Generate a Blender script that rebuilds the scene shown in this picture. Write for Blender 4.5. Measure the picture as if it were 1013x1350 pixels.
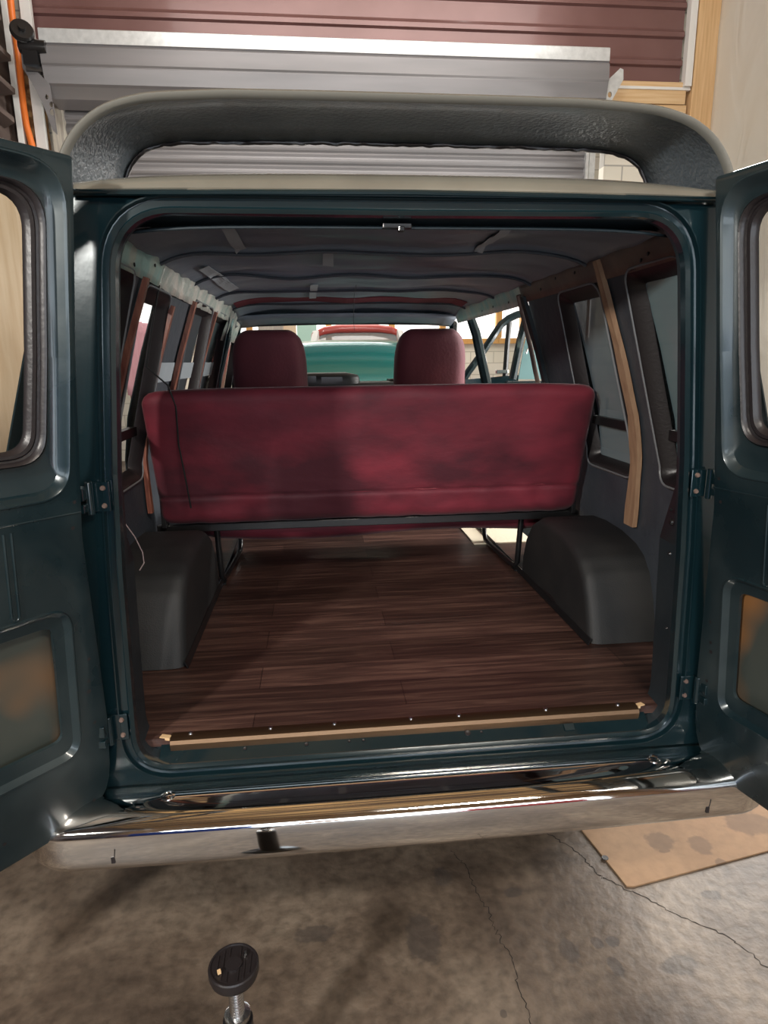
import bpy, bmesh, math, random
from mathutils import Vector, Matrix, noise
from mathutils.geometry import tessellate_polygon
random.seed(7)
C = bpy.context.scene.collection
for o in list(bpy.data.objects): bpy.data.objects.remove(o)
sc = bpy.context.scene

# ---------------------------------------------------------------- camera
FPX = 850.0
def unit(v): return v.normalized()
_F = unit(Vector((-89.5, 198, FPX)))
_R = Vector((8388, 309, FPX)); _R = unit(_R - _F * _R.dot(_F))
_U = -_F.cross(_R)
if _U.y < 0: _U = -_U
CAM = Vector((-0.235, -1.60, 1.66))
right = Vector((_R.x, _F.x, _U.x)); up = Vector((_R.y, _F.y, _U.y)); fwd = Vector((_R.z, _F.z, _U.z))
cam = bpy.data.cameras.new('camera'); camo = bpy.data.objects.new('camera', cam); C.objects.link(camo)
cam.sensor_fit = 'VERTICAL'; cam.sensor_height = 36; cam.lens = FPX / 1350 * 36
cam.clip_start = 0.02; cam.clip_end = 200
m = Matrix.Identity(4)
for i in range(3):
    m[i][0] = right[i]; m[i][1] = up[i]; m[i][2] = -fwd[i]; m[i][3] = CAM[i]
camo.matrix_world = m
sc.camera = camo
def _ray(px, py):
    a, b = (px - 506.5) / FPX, -(py - 675) / FPX
    return Vector((_R.x*a+_R.y*b+_R.z, _F.x*a+_F.y*b+_F.z, _U.x*a+_U.y*b+_U.z))
def atY(px, py, y):
    r = _ray(px, py); return CAM + r * ((y - CAM.y) / r.y)
def atX(px, py, x):
    r = _ray(px, py); return CAM + r * ((x - CAM.x) / r.x)
def atZ(px, py, z):
    r = _ray(px, py); return CAM + r * ((z - CAM.z) / r.z)

# ---------------------------------------------------------------- view, world, lights
sc.view_settings.view_transform = 'Standard'; sc.view_settings.look = 'None'
sc.view_settings.gamma = 1; sc.view_settings.use_curve_mapping = False
sc.view_settings.exposure = 0.55
w = bpy.data.worlds.new('world'); sc.world = w; w.use_nodes = True
w.node_tree.nodes['Background'].inputs[0].default_value = (0.62, 0.66, 0.72, 1)
w.node_tree.nodes['Background'].inputs[1].default_value = 0.30
def area(name, loc, target, sx, sy, power, col=(1, 1, 1)):
    l = bpy.data.lights.new(name, 'AREA'); l.shape = 'RECTANGLE'; l.size = sx; l.size_y = sy
    l.energy = power; l.color = col
    o = bpy.data.objects.new(name, l); C.objects.link(o); o.location = loc
    o.rotation_euler = (Vector(target) - Vector(loc)).to_track_quat('-Z', 'Y').to_euler()
    return o
area('shop_tube_light', (0.9, -2.6, 3.7), (0.1, 0.6, 0.9), 1.2, 0.35, 62, (1.0, 0.91, 0.80))
area('shop_side_light', (-2.35, -3.1, 2.75), (0.0, 0.8, 1.1), 0.22, 0.22, 95, (1.0, 0.95, 0.88))
area('cool_fill_light', (0.3, -5.6, 1.35), (0.0, 0.5, 1.6), 5.0, 2.0, 150, (0.80, 0.91, 1.0))  # added cool fill behind the camera to lift the dark cabin
area('side_window_light', (3.3, 2.7, 1.55), (-.8, 1.4, 1.85), 1.0, 1.2, 75, (1.0, 0.98, 0.95))
area('bay_side_light', (3.3, 3.0, 3.3), (0.2, 2.2, 0.6), 1.6, 1.0, 130, (1.0, 0.97, 0.92))
area('front_ceiling_light', (0.4, 3.2, 5.6), (0.2, 5.3, 4.2), 4.5, 0.8, 55, (1.0, 0.97, 0.93))
area('bay_ceiling_light', (0.4, 7.6, 5.6), (0.2, 7.4, 0.0), 5.0, 2.0, 200, (1.0, 0.99, 0.96))

# ---------------------------------------------------------------- materials
def mat(name, col, rough=0.5, metal=0.0, col2=None, nscale=5.0, nstretch=(1, 1, 1), lo=0.35, hi=0.65,
        bump=0.0, bscale=60.0, coat=0.0, sheen=0.0, emit=None, estr=0.0, alpha=None, rough2=None, detail=5, spec=None, coord='Object'):
    M = bpy.data.materials.new(name); M.use_nodes = True
    nt = M.node_tree; b = nt.nodes['Principled BSDF']
    b.inputs['Base Color'].default_value = (*col, 1); b.inputs['Roughness'].default_value = rough
    b.inputs['Metallic'].default_value = metal; b.inputs['Coat Weight'].default_value = coat
    b.inputs['Coat Roughness'].default_value = 0.08
    if spec is not None: b.inputs['Specular IOR Level'].default_value = spec
    if sheen: b.inputs['Sheen Weight'].default_value = sheen; b.inputs['Sheen Roughness'].default_value = 0.4
    if emit: b.inputs['Emission Color'].default_value = (*emit, 1); b.inputs['Emission Strength'].default_value = estr
    if alpha is not None: b.inputs['Alpha'].default_value = alpha
    tc = nt.nodes.new('ShaderNodeTexCoord'); mp = nt.nodes.new('ShaderNodeMapping')
    nt.links.new(tc.outputs[coord], mp.inputs[0]); mp.inputs['Scale'].default_value = nstretch
    if col2 is not None:
        n = nt.nodes.new('ShaderNodeTexNoise'); n.inputs['Scale'].default_value = nscale; n.inputs['Detail'].default_value = detail
        nt.links.new(mp.outputs[0], n.inputs['Vector'])
        r = nt.nodes.new('ShaderNodeValToRGB'); r.color_ramp.elements[0].position = lo; r.color_ramp.elements[1].position = hi
        r.color_ramp.elements[0].color = (*col, 1); r.color_ramp.elements[1].color = (*col2, 1)
        nt.links.new(n.outputs['Fac'], r.inputs[0]); nt.links.new(r.outputs[0], b.inputs['Base Color'])
        if rough2 is not None:
            mr = nt.nodes.new('ShaderNodeMapRange'); mr.inputs[1].default_value = lo; mr.inputs[2].default_value = hi
            mr.inputs[3].default_value = rough; mr.inputs[4].default_value = rough2
            nt.links.new(n.outputs['Fac'], mr.inputs[0]); nt.links.new(mr.outputs[0], b.inputs['Roughness'])
    if bump:
        n2 = nt.nodes.new('ShaderNodeTexNoise'); n2.inputs['Scale'].default_value = bscale; n2.inputs['Detail'].default_value = 4
        nt.links.new(mp.outputs[0], n2.inputs['Vector'])
        bp = nt.nodes.new('ShaderNodeBump'); bp.inputs['Strength'].default_value = bump; bp.inputs['Distance'].default_value = 0.01
        nt.links.new(n2.outputs['Fac'], bp.inputs['Height']); nt.links.new(bp.outputs[0], b.inputs['Normal'])
    return M
MT = {}
MT['paint'] = mat('teal_paint', (0.004, 0.015, 0.020), 0.2, 0.2, (0.006, 0.020, 0.025), 3, coat=0.9, bump=0.03, bscale=25)
MT['paint_in'] = mat('teal_paint_dusty', (0.008, 0.020, 0.025), 0.26, 0.2, (0.034, 0.048, 0.051), 3.5, lo=0.42, hi=0.72, rough2=0.5, coat=0.35, bump=0.05, bscale=18)
MT['roof'] = mat('taupe_roof_paint', (0.16, 0.15, 0.125), 0.22, 0.2, (0.19, 0.18, 0.15), 6, coat=0.5, bump=0.04, bscale=40)
MT['fiber'] = mat('raw_fibreglass', (0.060, 0.076, 0.090), 0.42, 0.0, (0.095, 0.115, 0.128), 5, lo=0.4, hi=0.65, bump=0.45, bscale=90, coat=0.1)
MT['rim'] = mat('deflector_gelcoat', (0.15, 0.145, 0.125), 0.55)
MT['chrome'] = mat('chrome', (0.86, 0.85, 0.83), 0.045, 1.0, (0.78, 0.77, 0.74), 14, rough2=0.12, lo=0.5, hi=0.8, bump=0.02, bscale=6)
MT['alu'] = mat('aluminium_strip', (0.20, 0.125, 0.075), 0.42, 1.0, nstretch=(0.3, 8, 8), bump=0.05, bscale=60)  # brown tint paints an orange reflection onto the bare aluminium
MT['black'] = mat('black_plastic', (0.012, 0.013, 0.014), 0.42, bump=0.05, bscale=80)
MT['rubber'] = mat('black_rubber', (0.016, 0.013, 0.014), 0.38, bump=0.08, bscale=90)
MT['blackmetal'] = mat('black_metal', (0.014, 0.014, 0.015), 0.3, 0.2, coat=0.4)
MT['wall'] = mat('dark_interior_lining', (0.040, 0.049, 0.062), 0.5, 0, (0.056, 0.066, 0.080), 7, bump=0.3, bscale=30)  # lining colour lifted too, in place of missing cabin light
MT['wall2'] = mat('dark_pillar_paint', (0.014, 0.024, 0.030), 0.42, 0.1, (0.024, 0.034, 0.040), 5, bump=0.05, bscale=30)
MT['wheel'] = mat('charcoal_wheel_cover', (0.014, 0.015, 0.016), 0.6, 0, (0.021, 0.021, 0.021), 8, bump=0.15, bscale=220)
MT['head'] = mat('lightened_headliner_fabric', (0.17, 0.205, 0.25), 0.42, 0, (0.22, 0.255, 0.30), 5, bump=0.35, bscale=12)  # dark fabric, colour lightened in place of light missing under the roof
MT['tape'] = mat('grey_tape', (0.38, 0.43, 0.46), 0.5, bump=0.1)
MT['rail'] = mat('bare_mint_primer_rail', (0.38, 0.60, 0.55), 0.3, 0.0, (0.60, 0.66, 0.56), 9, lo=0.45, hi=0.6, bump=0.8, bscale=14, nstretch=(1, 1, .4))
MT['railbr'] = mat('brown_primer_rail', (0.13, 0.085, 0.075), 0.45, 0.1, (0.19, 0.13, 0.10), 8, bump=0.1)
MT['foil'] = mat('crumpled_foil', (0.80, 0.74, 0.66), 0.3, 0.1, (0.42, 0.50, 0.45), 12, bump=1.0, bscale=28)
MT['velvet'] = mat('maroon_velvet', (0.065, 0.008, 0.016), 0.7, 0, (0.21, 0.020, 0.036), 2.6, nstretch=(0.8, 1, 1.6), lo=0.38, hi=0.62, bump=0.3, bscale=14, sheen=0.12)
MT['velvet2'] = mat('maroon_seat_cloth', (0.085, 0.014, 0.024), 0.75, 0, (0.12, 0.020, 0.032), 3, bump=0.15, bscale=60, sheen=0.15)
MT['piping'] = mat('grey_piping', (0.28, 0.22, 0.22), 0.5)
MT['piping_r'] = mat('maroon_piping', (0.24, 0.035, 0.05), 0.5)
MT['wood_y'] = mat('raw_pine', (0.62, 0.40, 0.20), 0.6, 0, (0.72, 0.52, 0.30), 4, nstretch=(0.5, 3, 12), bump=0.1)
MT['wood_v'] = mat('raw_pine_post', (0.58, 0.36, 0.17), 0.6, 0, (0.70, 0.47, 0.25), 4, nstretch=(12, 3, 0.5), bump=0.1)
MT['wood_r'] = mat('red_stained_strip', (0.16, 0.045, 0.030), 0.42, 0, (0.34, 0.13, 0.08), 9, nstretch=(6, 6, 1))
MT['wood_t'] = mat('tan_wood_strip', (0.34, 0.20, 0.12), 0.55, 0, (0.44, 0.28, 0.17), 9, nstretch=(6, 6, 1))
MT['osb'] = mat('osb_board', (0.30, 0.15, 0.06), 0.7, 0, (0.68, 0.42, 0.19), 14, lo=0.42, hi=0.56, bump=0.2)
MT['redsteel'] = mat('red_brown_steel', (0.17, 0.085, 0.078), 0.38, 0.25, (0.20, 0.105, 0.098), 2, coat=0.2)
MT['greysteel'] = mat('galvanised_grey', (0.20, 0.195, 0.20), 0.42, 0.35, (0.25, 0.24, 0.245), 2, nstretch=(0.3, 1, 3))
MT['lightsteel'] = mat('bright_galvanised', (0.72, 0.74, 0.74), 0.3, 0.4, (0.6, 0.62, 0.62), 20)
MT['steel'] = mat('steel', (0.55, 0.55, 0.55), 0.25, 1.0)
MT['orange'] = mat('orange_conduit', (0.80, 0.19, 0.03), 0.35)
MT['white'] = mat('white_paint', (0.74, 0.73, 0.70), 0.5)
MT['darkboard'] = mat('brown_siding', (0.085, 0.062, 0.055), 0.6, 0, (0.15, 0.115, 0.10), 3, nstretch=(1, 0.4, 4), bump=0.1)
MT['ply'] = mat('pale_plywood', (0.56, 0.42, 0.26), 0.6, 0, (0.66, 0.53, 0.36), 3, nstretch=(1, 3, 0.5))
MT['mat_cream'] = mat('cream_mat', (0.74, 0.66, 0.50), 0.8, bump=0.2)
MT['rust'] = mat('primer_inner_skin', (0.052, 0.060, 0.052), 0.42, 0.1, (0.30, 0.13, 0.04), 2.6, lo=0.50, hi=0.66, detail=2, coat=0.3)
MT['primer'] = mat('grey_primer', (0.16, 0.20, 0.19), 0.5)
MT['leaf'] = mat('light_teal_glass', (0.20, 0.36, 0.37), 0.2)
MT['pinkcloth'] = mat('pink_cloth', (0.62, 0.32, 0.36), 0.8)
MT['suvred'] = mat('red_paint', (0.42, 0.06, 0.05), 0.3, coat=0.5)
MT['pane'] = mat('bright_daylight_pane', (0.8, 0.8, 0.8), 0.5, emit=(1.0, 0.985, 0.95), estr=1.25)
MT['mullion'] = mat('orange_stained_frame', (0.62, 0.30, 0.07), 0.5, 0, (0.70, 0.38, 0.12), 5, nstretch=(8, 8, 1))
MT['mint'] = mat('mint_panel', (0.42, 0.66, 0.56), 0.5)
MT['greywood'] = mat('weathered_board', (0.34, 0.31, 0.27), 0.7, 0, (0.50, 0.46, 0.38), 10, nstretch=(6, 1, 0.5))
def glassmat(name, col, alpha, rough=0.03):
    M = bpy.data.materials.new(name); M.use_nodes = True; nt = M.node_tree
    b = nt.nodes['Principled BSDF']; b.inputs['Base Color'].default_value = (*col, 1); b.inputs['Roughness'].default_value = rough
    b.inputs['Alpha'].default_value = alpha; b.inputs['IOR'].default_value = 1.5
    return M
MT['glass'] = glassmat('tinted_glass', (0.02, 0.03, 0.03), 0.22)
MT['glassdark'] = glassmat('dark_dusty_glass', (0.15, 0.22, 0.24), 0.97, 0.14)
MT['glassmid'] = glassmat('grey_dusty_glass', (0.10, 0.125, 0.14), 0.80, 0.08)
MT['glassr'] = glassmat('dusty_side_glass', (0.15, 0.20, 0.23), 0.965, 0.12)
MT['glassl'] = glassmat('dark_left_glass', (0.05, 0.06, 0.068), 1.0, 0.35)
MT['glassm2'] = glassmat('light_left_glass', (0.05, 0.05, 0.05), 0.35, 0.08)
MT['bead'] = mat('grey_bead', (0.20, 0.21, 0.22), 0.35)
MT['windscreen'] = glassmat('windscreen_glass', (0.05, 0.09, 0.08), 0.10)
# vinyl plank floor
def plank_mat():
    M = mat('vinyl_plank', (0.05, 0.03, 0.03), 0.32); nt = M.node_tree; b = nt.nodes['Principled BSDF']
    tc = nt.nodes.new('ShaderNodeTexCoord'); br = nt.nodes.new('ShaderNodeTexBrick')
    nt.links.new(tc.outputs['Object'], br.inputs['Vector'])
    br.inputs['Scale'].default_value = 1; br.inputs['Brick Width'].default_value = 1.22; br.inputs['Row Height'].default_value = 0.15
    br.inputs['Mortar Size'].default_value = 0.0012; br.inputs['Bias'].default_value = 0.0; br.offset = 0.37
    br.inputs['Color1'].default_value = (0.55, 0.55, 0.55, 1); br.inputs['Color2'].default_value = (1.15, 1.15, 1.15, 1); br.inputs['Mortar'].default_value = (0.15, 0.15, 0.15, 1)
    mp = nt.nodes.new('ShaderNodeMapping'); mp.inputs['Scale'].default_value = (1.6, 26, 26); nt.links.new(tc.outputs['Object'], mp.inputs[0])
    n = nt.nodes.new('ShaderNodeTexNoise'); n.inputs['Scale'].default_value = 1.6; n.inputs['Detail'].default_value = 8; n.inputs['Roughness'].default_value = 0.65
    n.inputs['Distortion'].default_value = 0.6
    nt.links.new(mp.outputs[0], n.inputs['Vector'])
    r = nt.nodes.new('ShaderNodeValToRGB'); e = r.color_ramp.elements
    e[0].position = 0.3; e[0].color = (0.030, 0.017, 0.015, 1); e[1].position = 0.74; e[1].color = (0.195, 0.108, 0.080, 1)
    k = e.new(0.5); k.color = (0.078, 0.040, 0.032, 1)
    nt.links.new(n.outputs['Fac'], r.inputs[0])
    mx = nt.nodes.new('ShaderNodeMix'); mx.data_type = 'RGBA'; mx.blend_type = 'MULTIPLY'; mx.inputs[0].default_value = 1
    nt.links.new(r.outputs[0], mx.inputs[6]); nt.links.new(br.outputs['Color'], mx.inputs[7]); nt.links.new(mx.outputs[2], b.inputs['Base Color'])
    bp = nt.nodes.new('ShaderNodeBump'); bp.inputs['Strength'].default_value = 0.12; bp.inputs['Distance'].default_value = 0.01
    nt.links.new(n.outputs['Fac'], bp.inputs['Height']); nt.links.new(bp.outputs[0], b.inputs['Normal'])
    b.inputs['Roughness'].default_value = 0.30
    return M
MT['plank'] = plank_mat()
def stained(name, c1, c2, c3, spots, spotcol, rough, bump=0.3, scale=1.3, sl=0.62, sh=1.15):
    """base with large noise patches, fine speckle and soft-edged oil spots given as (x, y, rx, ry)"""
    M = mat(name, c1, rough); nt = M.node_tree; b = nt.nodes['Principled BSDF']; L = nt.links
    tc = nt.nodes.new('ShaderNodeTexCoord')
    n = nt.nodes.new('ShaderNodeTexNoise'); n.inputs['Scale'].default_value = scale; n.inputs['Detail'].default_value = 9; n.inputs['Roughness'].default_value = 0.62
    n.inputs['Distortion'].default_value = 0.7
    L.new(tc.outputs['Object'], n.inputs['Vector'])
    r = nt.nodes.new('ShaderNodeValToRGB'); e = r.color_ramp.elements
    e[0].position = 0.34; e[0].color = (*c1, 1); e[1].position = 0.66; e[1].color = (*c3, 1); k = e.new(0.5); k.color = (*c2, 1)
    L.new(n.outputs['Fac'], r.inputs[0])
    n2 = nt.nodes.new('ShaderNodeTexNoise'); n2.inputs['Scale'].default_value = 28; n2.inputs['Detail'].default_value = 6
    L.new(tc.outputs['Object'], n2.inputs['Vector'])
    sp = nt.nodes.new('ShaderNodeMapRange'); sp.inputs[1].default_value = 0.32; sp.inputs[2].default_value = 0.6; sp.inputs[3].default_value = sl; sp.inputs[4].default_value = sh
    L.new(n2.outputs['Fac'], sp.inputs[0])
    mx = nt.nodes.new('ShaderNodeMix'); mx.data_type = 'RGBA'; mx.blend_type = 'MULTIPLY'; mx.inputs[0].default_value = 1
    L.new(r.outputs[0], mx.inputs[6]); L.new(sp.outputs[0], mx.inputs[7])
    cur = mx.outputs[2]
    acc = None
    for (x, y, rx, ry) in spots:
        s = nt.nodes.new('ShaderNodeVectorMath'); s.operation = 'SUBTRACT'; s.inputs[1].default_value = (x, y, 0); L.new(tc.outputs['Object'], s.inputs[0])
        q = nt.nodes.new('ShaderNodeVectorMath'); q.operation = 'MULTIPLY'; q.inputs[1].default_value = (1/rx, 1/ry, 0); L.new(s.outputs[0], q.inputs[0])
        d = nt.nodes.new('ShaderNodeVectorMath'); d.operation = 'LENGTH'; L.new(q.outputs[0], d.inputs[0])
        if acc is None: acc = d.outputs['Value']
        else:
            mn = nt.nodes.new('ShaderNodeMath'); mn.operation = 'MINIMUM'; L.new(acc, mn.inputs[0]); L.new(d.outputs['Value'], mn.inputs[1]); acc = mn.outputs[0]
    if acc is not None:
        ad = nt.nodes.new('ShaderNodeMath'); ad.operation = 'MULTIPLY_ADD'; L.new(n2.outputs['Fac'], ad.inputs[0]); ad.inputs[1].default_value = 0.9; L.new(acc, ad.inputs[2])
        mr = nt.nodes.new('ShaderNodeMapRange'); mr.inputs[1].default_value = 1.3; mr.inputs[2].default_value = 1.55; mr.inputs[3].default_value = 0.62; mr.inputs[4].default_value = 0
        L.new(ad.outputs[0], mr.inputs[0])
        m2 = nt.nodes.new('ShaderNodeMix'); m2.data_type = 'RGBA'; L.new(mr.outputs[0], m2.inputs[0]); L.new(cur, m2.inputs[6]); m2.inputs[7].default_value = (*spotcol, 1)
        cur = m2.outputs[2]
    L.new(cur, b.inputs['Base Color'])
    bp = nt.nodes.new('ShaderNodeBump'); bp.inputs['Strength'].default_value = bump; bp.inputs['Distance'].default_value = 0.01
    L.new(n2.outputs['Fac'], bp.inputs['Height']); L.new(bp.outputs[0], b.inputs['Normal'])
    return M
MT['concrete'] = stained('stained_concrete', (0.070, 0.050, 0.037), (0.125, 0.093, 0.069), (0.20, 0.158, 0.12),
    [(0.428, -0.14, .028, .04), (0.519, -0.125, .018, .022), (0.567, -0.126, .020, .018), (0.54, -0.20, .02, .03), (0.19, -.30, .01, .012),
     (0.02, -0.05, .05, .09), (0.95, 0.0, .03, .02), (0.33, 0.08, .03, .02), (0.72, -.22, .05, .03), (0.12, 0.17, .03, .04), (-0.3, 0.0, .06, .03)], (0.055, 0.045, 0.04), 0.55, 0.4, 1.9, .7, 1.12)
MT['cardboard'] = stained('cardboard', (0.26, 0.15, 0.08), (0.29, 0.175, 0.095), (0.33, 0.20, 0.11),
    [(0.905, 0.235, .05, .045), (1.035, 0.20, .038, .045), (1.27, 0.28, .09, .06), (1.06, 0.115, .022, .02), (0.90, .19, .02, .012)], (0.13, 0.08, 0.05), 0.75, 0.1, 2.0, .9, 1.05)
def brickmat(name, c1, c2, mortar, bw=0.4, bh=0.2):
    M = mat(name, c1, 0.7); nt = M.node_tree; b = nt.nodes['Principled BSDF']
    tc = nt.nodes.new('ShaderNodeTexCoord'); mp = nt.nodes.new('ShaderNodeMapping'); mp.inputs['Rotation'].default_value = (math.pi/2, 0, 0)
    nt.links.new(tc.outputs['Object'], mp.inputs[0])
    br = nt.nodes.new('ShaderNodeTexBrick'); nt.links.new(mp.outputs[0], br.inputs['Vector']); br.inputs['Scale'].default_value = 1
    br.inputs['Brick Width'].default_value = bw; br.inputs['Row Height'].default_value = bh; br.inputs['Mortar Size'].default_value = 0.008
    br.inputs['Color1'].default_value = (*c1, 1); br.inputs['Color2'].default_value = (*c2, 1); br.inputs['Mortar'].default_value = (*mortar, 1)
    nt.links.new(br.outputs['Color'], b.inputs['Base Color'])
    return M
MT['block'] = brickmat('cream_block', (0.74, 0.70, 0.60), (0.80, 0.76, 0.66), (0.42, 0.40, 0.36))
MT['tarp'] = mat('cream_plastic_sheet', (0.64, 0.61, 0.54), 0.45)
def add_wrinkle(M, scale, stretch, strength, rot=0):
    nt = M.node_tree; b = nt.nodes['Principled BSDF']; tc = nt.nodes.new('ShaderNodeTexCoord'); mp = nt.nodes.new('ShaderNodeMapping')
    mp.inputs['Scale'].default_value = stretch; mp.inputs['Rotation'].default_value = (rot, 0, 0); nt.links.new(tc.outputs['Object'], mp.inputs[0])
    n = nt.nodes.new('ShaderNodeTexNoise'); n.inputs['Scale'].default_value = scale; n.inputs['Distortion'].default_value = 1.2; nt.links.new(mp.outputs[0], n.inputs['Vector'])
    bp = nt.nodes.new('ShaderNodeBump'); bp.inputs['Strength'].default_value = strength; bp.inputs['Distance'].default_value = 0.05
    nt.links.new(n.outputs['Fac'], bp.inputs['Height']); nt.links.new(bp.outputs[0], b.inputs['Normal'])
add_wrinkle(MT['tarp'], 1.3, (1, 2, 0.8), 0.55, 0.5)

# ---------------------------------------------------------------- mesh helpers
class MB:
    def __init__(s): s.v = []; s.f = []; s.mi = []; s.cur = 0
    def add(s, vs, fs):
        o = len(s.v); s.v += [tuple(v) for v in vs]; s.f += [tuple(i + o for i in f) for f in fs]; s.mi += [s.cur] * len(fs); return s
    def box(s, c, d, rz=0, rot=None):
        x, y, z = [k / 2 for k in d]
        R = rot if rot else Matrix.Rotation(rz, 3, 'Z')
        vs = [Vector(c) + R @ Vector((a * x, b * y, e * z)) for a in (-1, 1) for b in (-1, 1) for e in (-1, 1)]
        return s.add(vs, [(0, 1, 3, 2), (4, 6, 7, 5), (0, 4, 5, 1), (2, 3, 7, 6), (0, 2, 6, 4), (1, 5, 7, 3)])
    def bar(s, a, b, wd, th, upv=(0, 0, 1)):
        a, b = Vector(a), Vector(b); d = (b - a); l = d.length; d.normalize(); u = Vector(upv); x = d.cross(u).normalized(); z = x.cross(d)
        R = Matrix((x, d, z)).transposed()
        return s.box((a + b) / 2, (wd, l, th), rot=R)
    def tube(s, pts, r, n=10, close=False, cap=True):
        pts = [Vector(p) for p in pts]; N = len(pts); vs = []; prev = None
        for i, p in enumerate(pts):
            if close: t = (pts[(i + 1) % N] - pts[i - 1])
            else: t = pts[min(i + 1, N - 1)] - pts[max(i - 1, 0)]
            t.normalize()
            if prev is None:
                a = Vector((0, 0, 1)) if abs(t.z) < 0.9 else Vector((1, 0, 0)); u = t.cross(a).normalized()
            else:
                u = (prev - t * prev.dot(t)).normalized()
            prev = u; v = t.cross(u)
            rr = r[i] if isinstance(r, (list, tuple)) else r
            vs += [p + (u * math.cos(2*math.pi*k/n) + v * math.sin(2*math.pi*k/n)) * rr for k in range(n)]
        fs = []
        for i in range(N if close else N - 1):
            for k in range(n):
                a = i * n + k; b2 = i * n + (k + 1) % n; c2 = ((i + 1) % N) * n + (k + 1) % n; d2 = ((i + 1) % N) * n + k
                fs.append((a, b2, c2, d2))
        if cap and not close: fs += [tuple(range(n))[::-1], tuple((N - 1) * n + k for k in range(n))]
        return s.add(vs, fs)
    def lathe(s, prof, c, n=32, R=None):
        c = Vector(c); R = R or Matrix.Identity(3); vs = []; N = len(prof)
        for (r, z) in prof:
            vs += [c + R @ Vector((r * math.cos(2*math.pi*k/n), r * math.sin(2*math.pi*k/n), z)) for k in range(n)]
        fs = [(i*n+k, i*n+(k+1) % n, (i+1)*n+(k+1) % n, (i+1)*n+k) for i in range(N-1) for k in range(n)]
        fs += [tuple(range(n))[::-1], tuple((N-1)*n+k for k in range(n))]
        return s.add(vs, fs)
    def grid(s, fn, nu, nv, cu=False):
        vs = [fn(i / (nu if cu else nu - 1), j / (nv - 1)) for i in range(nu) for j in range(nv)]
        fs = [(i*nv+j, ((i+1) % nu)*nv+j, ((i+1) % nu)*nv+j+1, i*nv+j+1) for i in range(nu if cu else nu - 1) for j in range(nv - 1)]
        return s.add(vs, fs)
    def loops(s, loops, close_loop=False):
        n = len(loops[0]); vs = [p for l in loops for p in l]; m_ = len(loops)
        fs = [(i*n+k, i*n+(k+1) % n, ((i+1) % m_)*n+(k+1) % n, ((i+1) % m_)*n+k) for i in range(m_ if close_loop else m_-1) for k in range(n)]
        return s.add(vs, fs)
    def fill(s, outer, holes, fn, cuts=()):
        """planar (a, b) polygon with holes, optionally cut along b, mapped by fn to 3-D"""
        polys = [[Vector((a, b, 0)) for a, b in p] for p in [outer] + list(holes)]
        tris = tessellate_polygon(polys); flat = [p for q in polys for p in q]
        bm = bmesh.new(); vv = [bm.verts.new(p) for p in flat]
        for t in tris:
            try: bm.faces.new([vv[i] for i in t])
            except ValueError: pass
        for c in cuts:
            bmesh.ops.bisect_plane(bm, geom=bm.verts[:] + bm.edges[:] + bm.faces[:], plane_co=(0, c, 0), plane_no=(0, 1, 0))
        bm.verts.index_update()
        vs = [fn(v.co.x, v.co.y) for v in bm.verts]; fs = [tuple(v.index for v in f.verts) for f in bm.faces]
        bm.free(); return s.add(vs, fs)
    def rbox(s, c, d, r, n=6, fn=None):
        """rounded box, optional per-vertex deformation fn(local)->local"""
        bm = bmesh.new(); bmesh.ops.create_cube(bm, size=2); bmesh.ops.subdivide_edges(bm, edges=bm.edges[:], cuts=n, use_grid_fill=True)
        h = Vector(d) / 2; inn = Vector((max(h.x-r, 0), max(h.y-r, 0), max(h.z-r, 0))); vs = []
        bm.verts.index_update()
        for v in bm.verts:
            p = Vector((v.co.x*h.x, v.co.y*h.y, v.co.z*h.z)); q = Vector([max(-inn[i], min(inn[i], p[i])) for i in range(3)])
            e = p - q
            if e.length > 1e-9: p = q + e.normalized() * min(r, max(abs(e.x), abs(e.y), abs(e.z)))
            if fn: p = fn(p)
            vs.append(Vector(c) + p)
        fs = [tuple(v.index for v in f.verts) for f in bm.faces]; bm.free(); return s.add(vs, fs)
    def build(s, name, mats, parent=None, smooth=False, bevel=0, solid=0, sub=0, label=None):
        me = bpy.data.meshes.new(name); me.from_pydata(s.v, [], s.f)
        if not isinstance(mats, (list, tuple)): mats = [mats]
        for mm in mats: me.materials.append(MT[mm] if isinstance(mm, str) else mm)
        for p, i in zip(me.polygons, s.mi): p.material_index = i
        bm = bmesh.new(); bm.from_mesh(me); bmesh.ops.remove_doubles(bm, verts=bm.verts, dist=1e-5); bmesh.ops.recalc_face_normals(bm, faces=bm.faces); bm.to_mesh(me); bm.free()
        o = bpy.data.objects.new(name, me); C.objects.link(o)
        if smooth:
            me.polygons.foreach_set('use_smooth', [True] * len(me.polygons))
            if smooth != 'all':
                me.set_sharp_from_angle(angle=math.radians(smooth if smooth is not True else 40))
        if solid:
            md = o.modifiers.new('solid', 'SOLIDIFY'); md.thickness = solid; md.offset = 0
        if bevel:
            md = o.modifiers.new('bevel', 'BEVEL'); md.width = bevel; md.segments = 2; md.limit_method = 'ANGLE'; md.angle_limit = 0.6
        if sub:
            md = o.modifiers.new('sub', 'SUBSURF'); md.levels = sub; md.render_levels = sub
        if parent:
            o.parent = parent
            if parent.type == 'EMPTY': o.matrix_parent_inverse = Matrix.Translation(-parent.location)
        if label: o['label'] = label
        return o
def thing(name, loc, label, cat, group=None):
    o = bpy.data.objects.new(name, None); C.objects.link(o); o.location = loc; o.empty_display_size = 0.1
    o['label'] = label; o['category'] = cat
    if group: o['group'] = group
    return o
def tag(o, label, cat, group=None):
    o['label'] = label; o['category'] = cat
    if group: o['group'] = group
    return o
def struct(o): o['kind'] = 'structure'; return o
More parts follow.
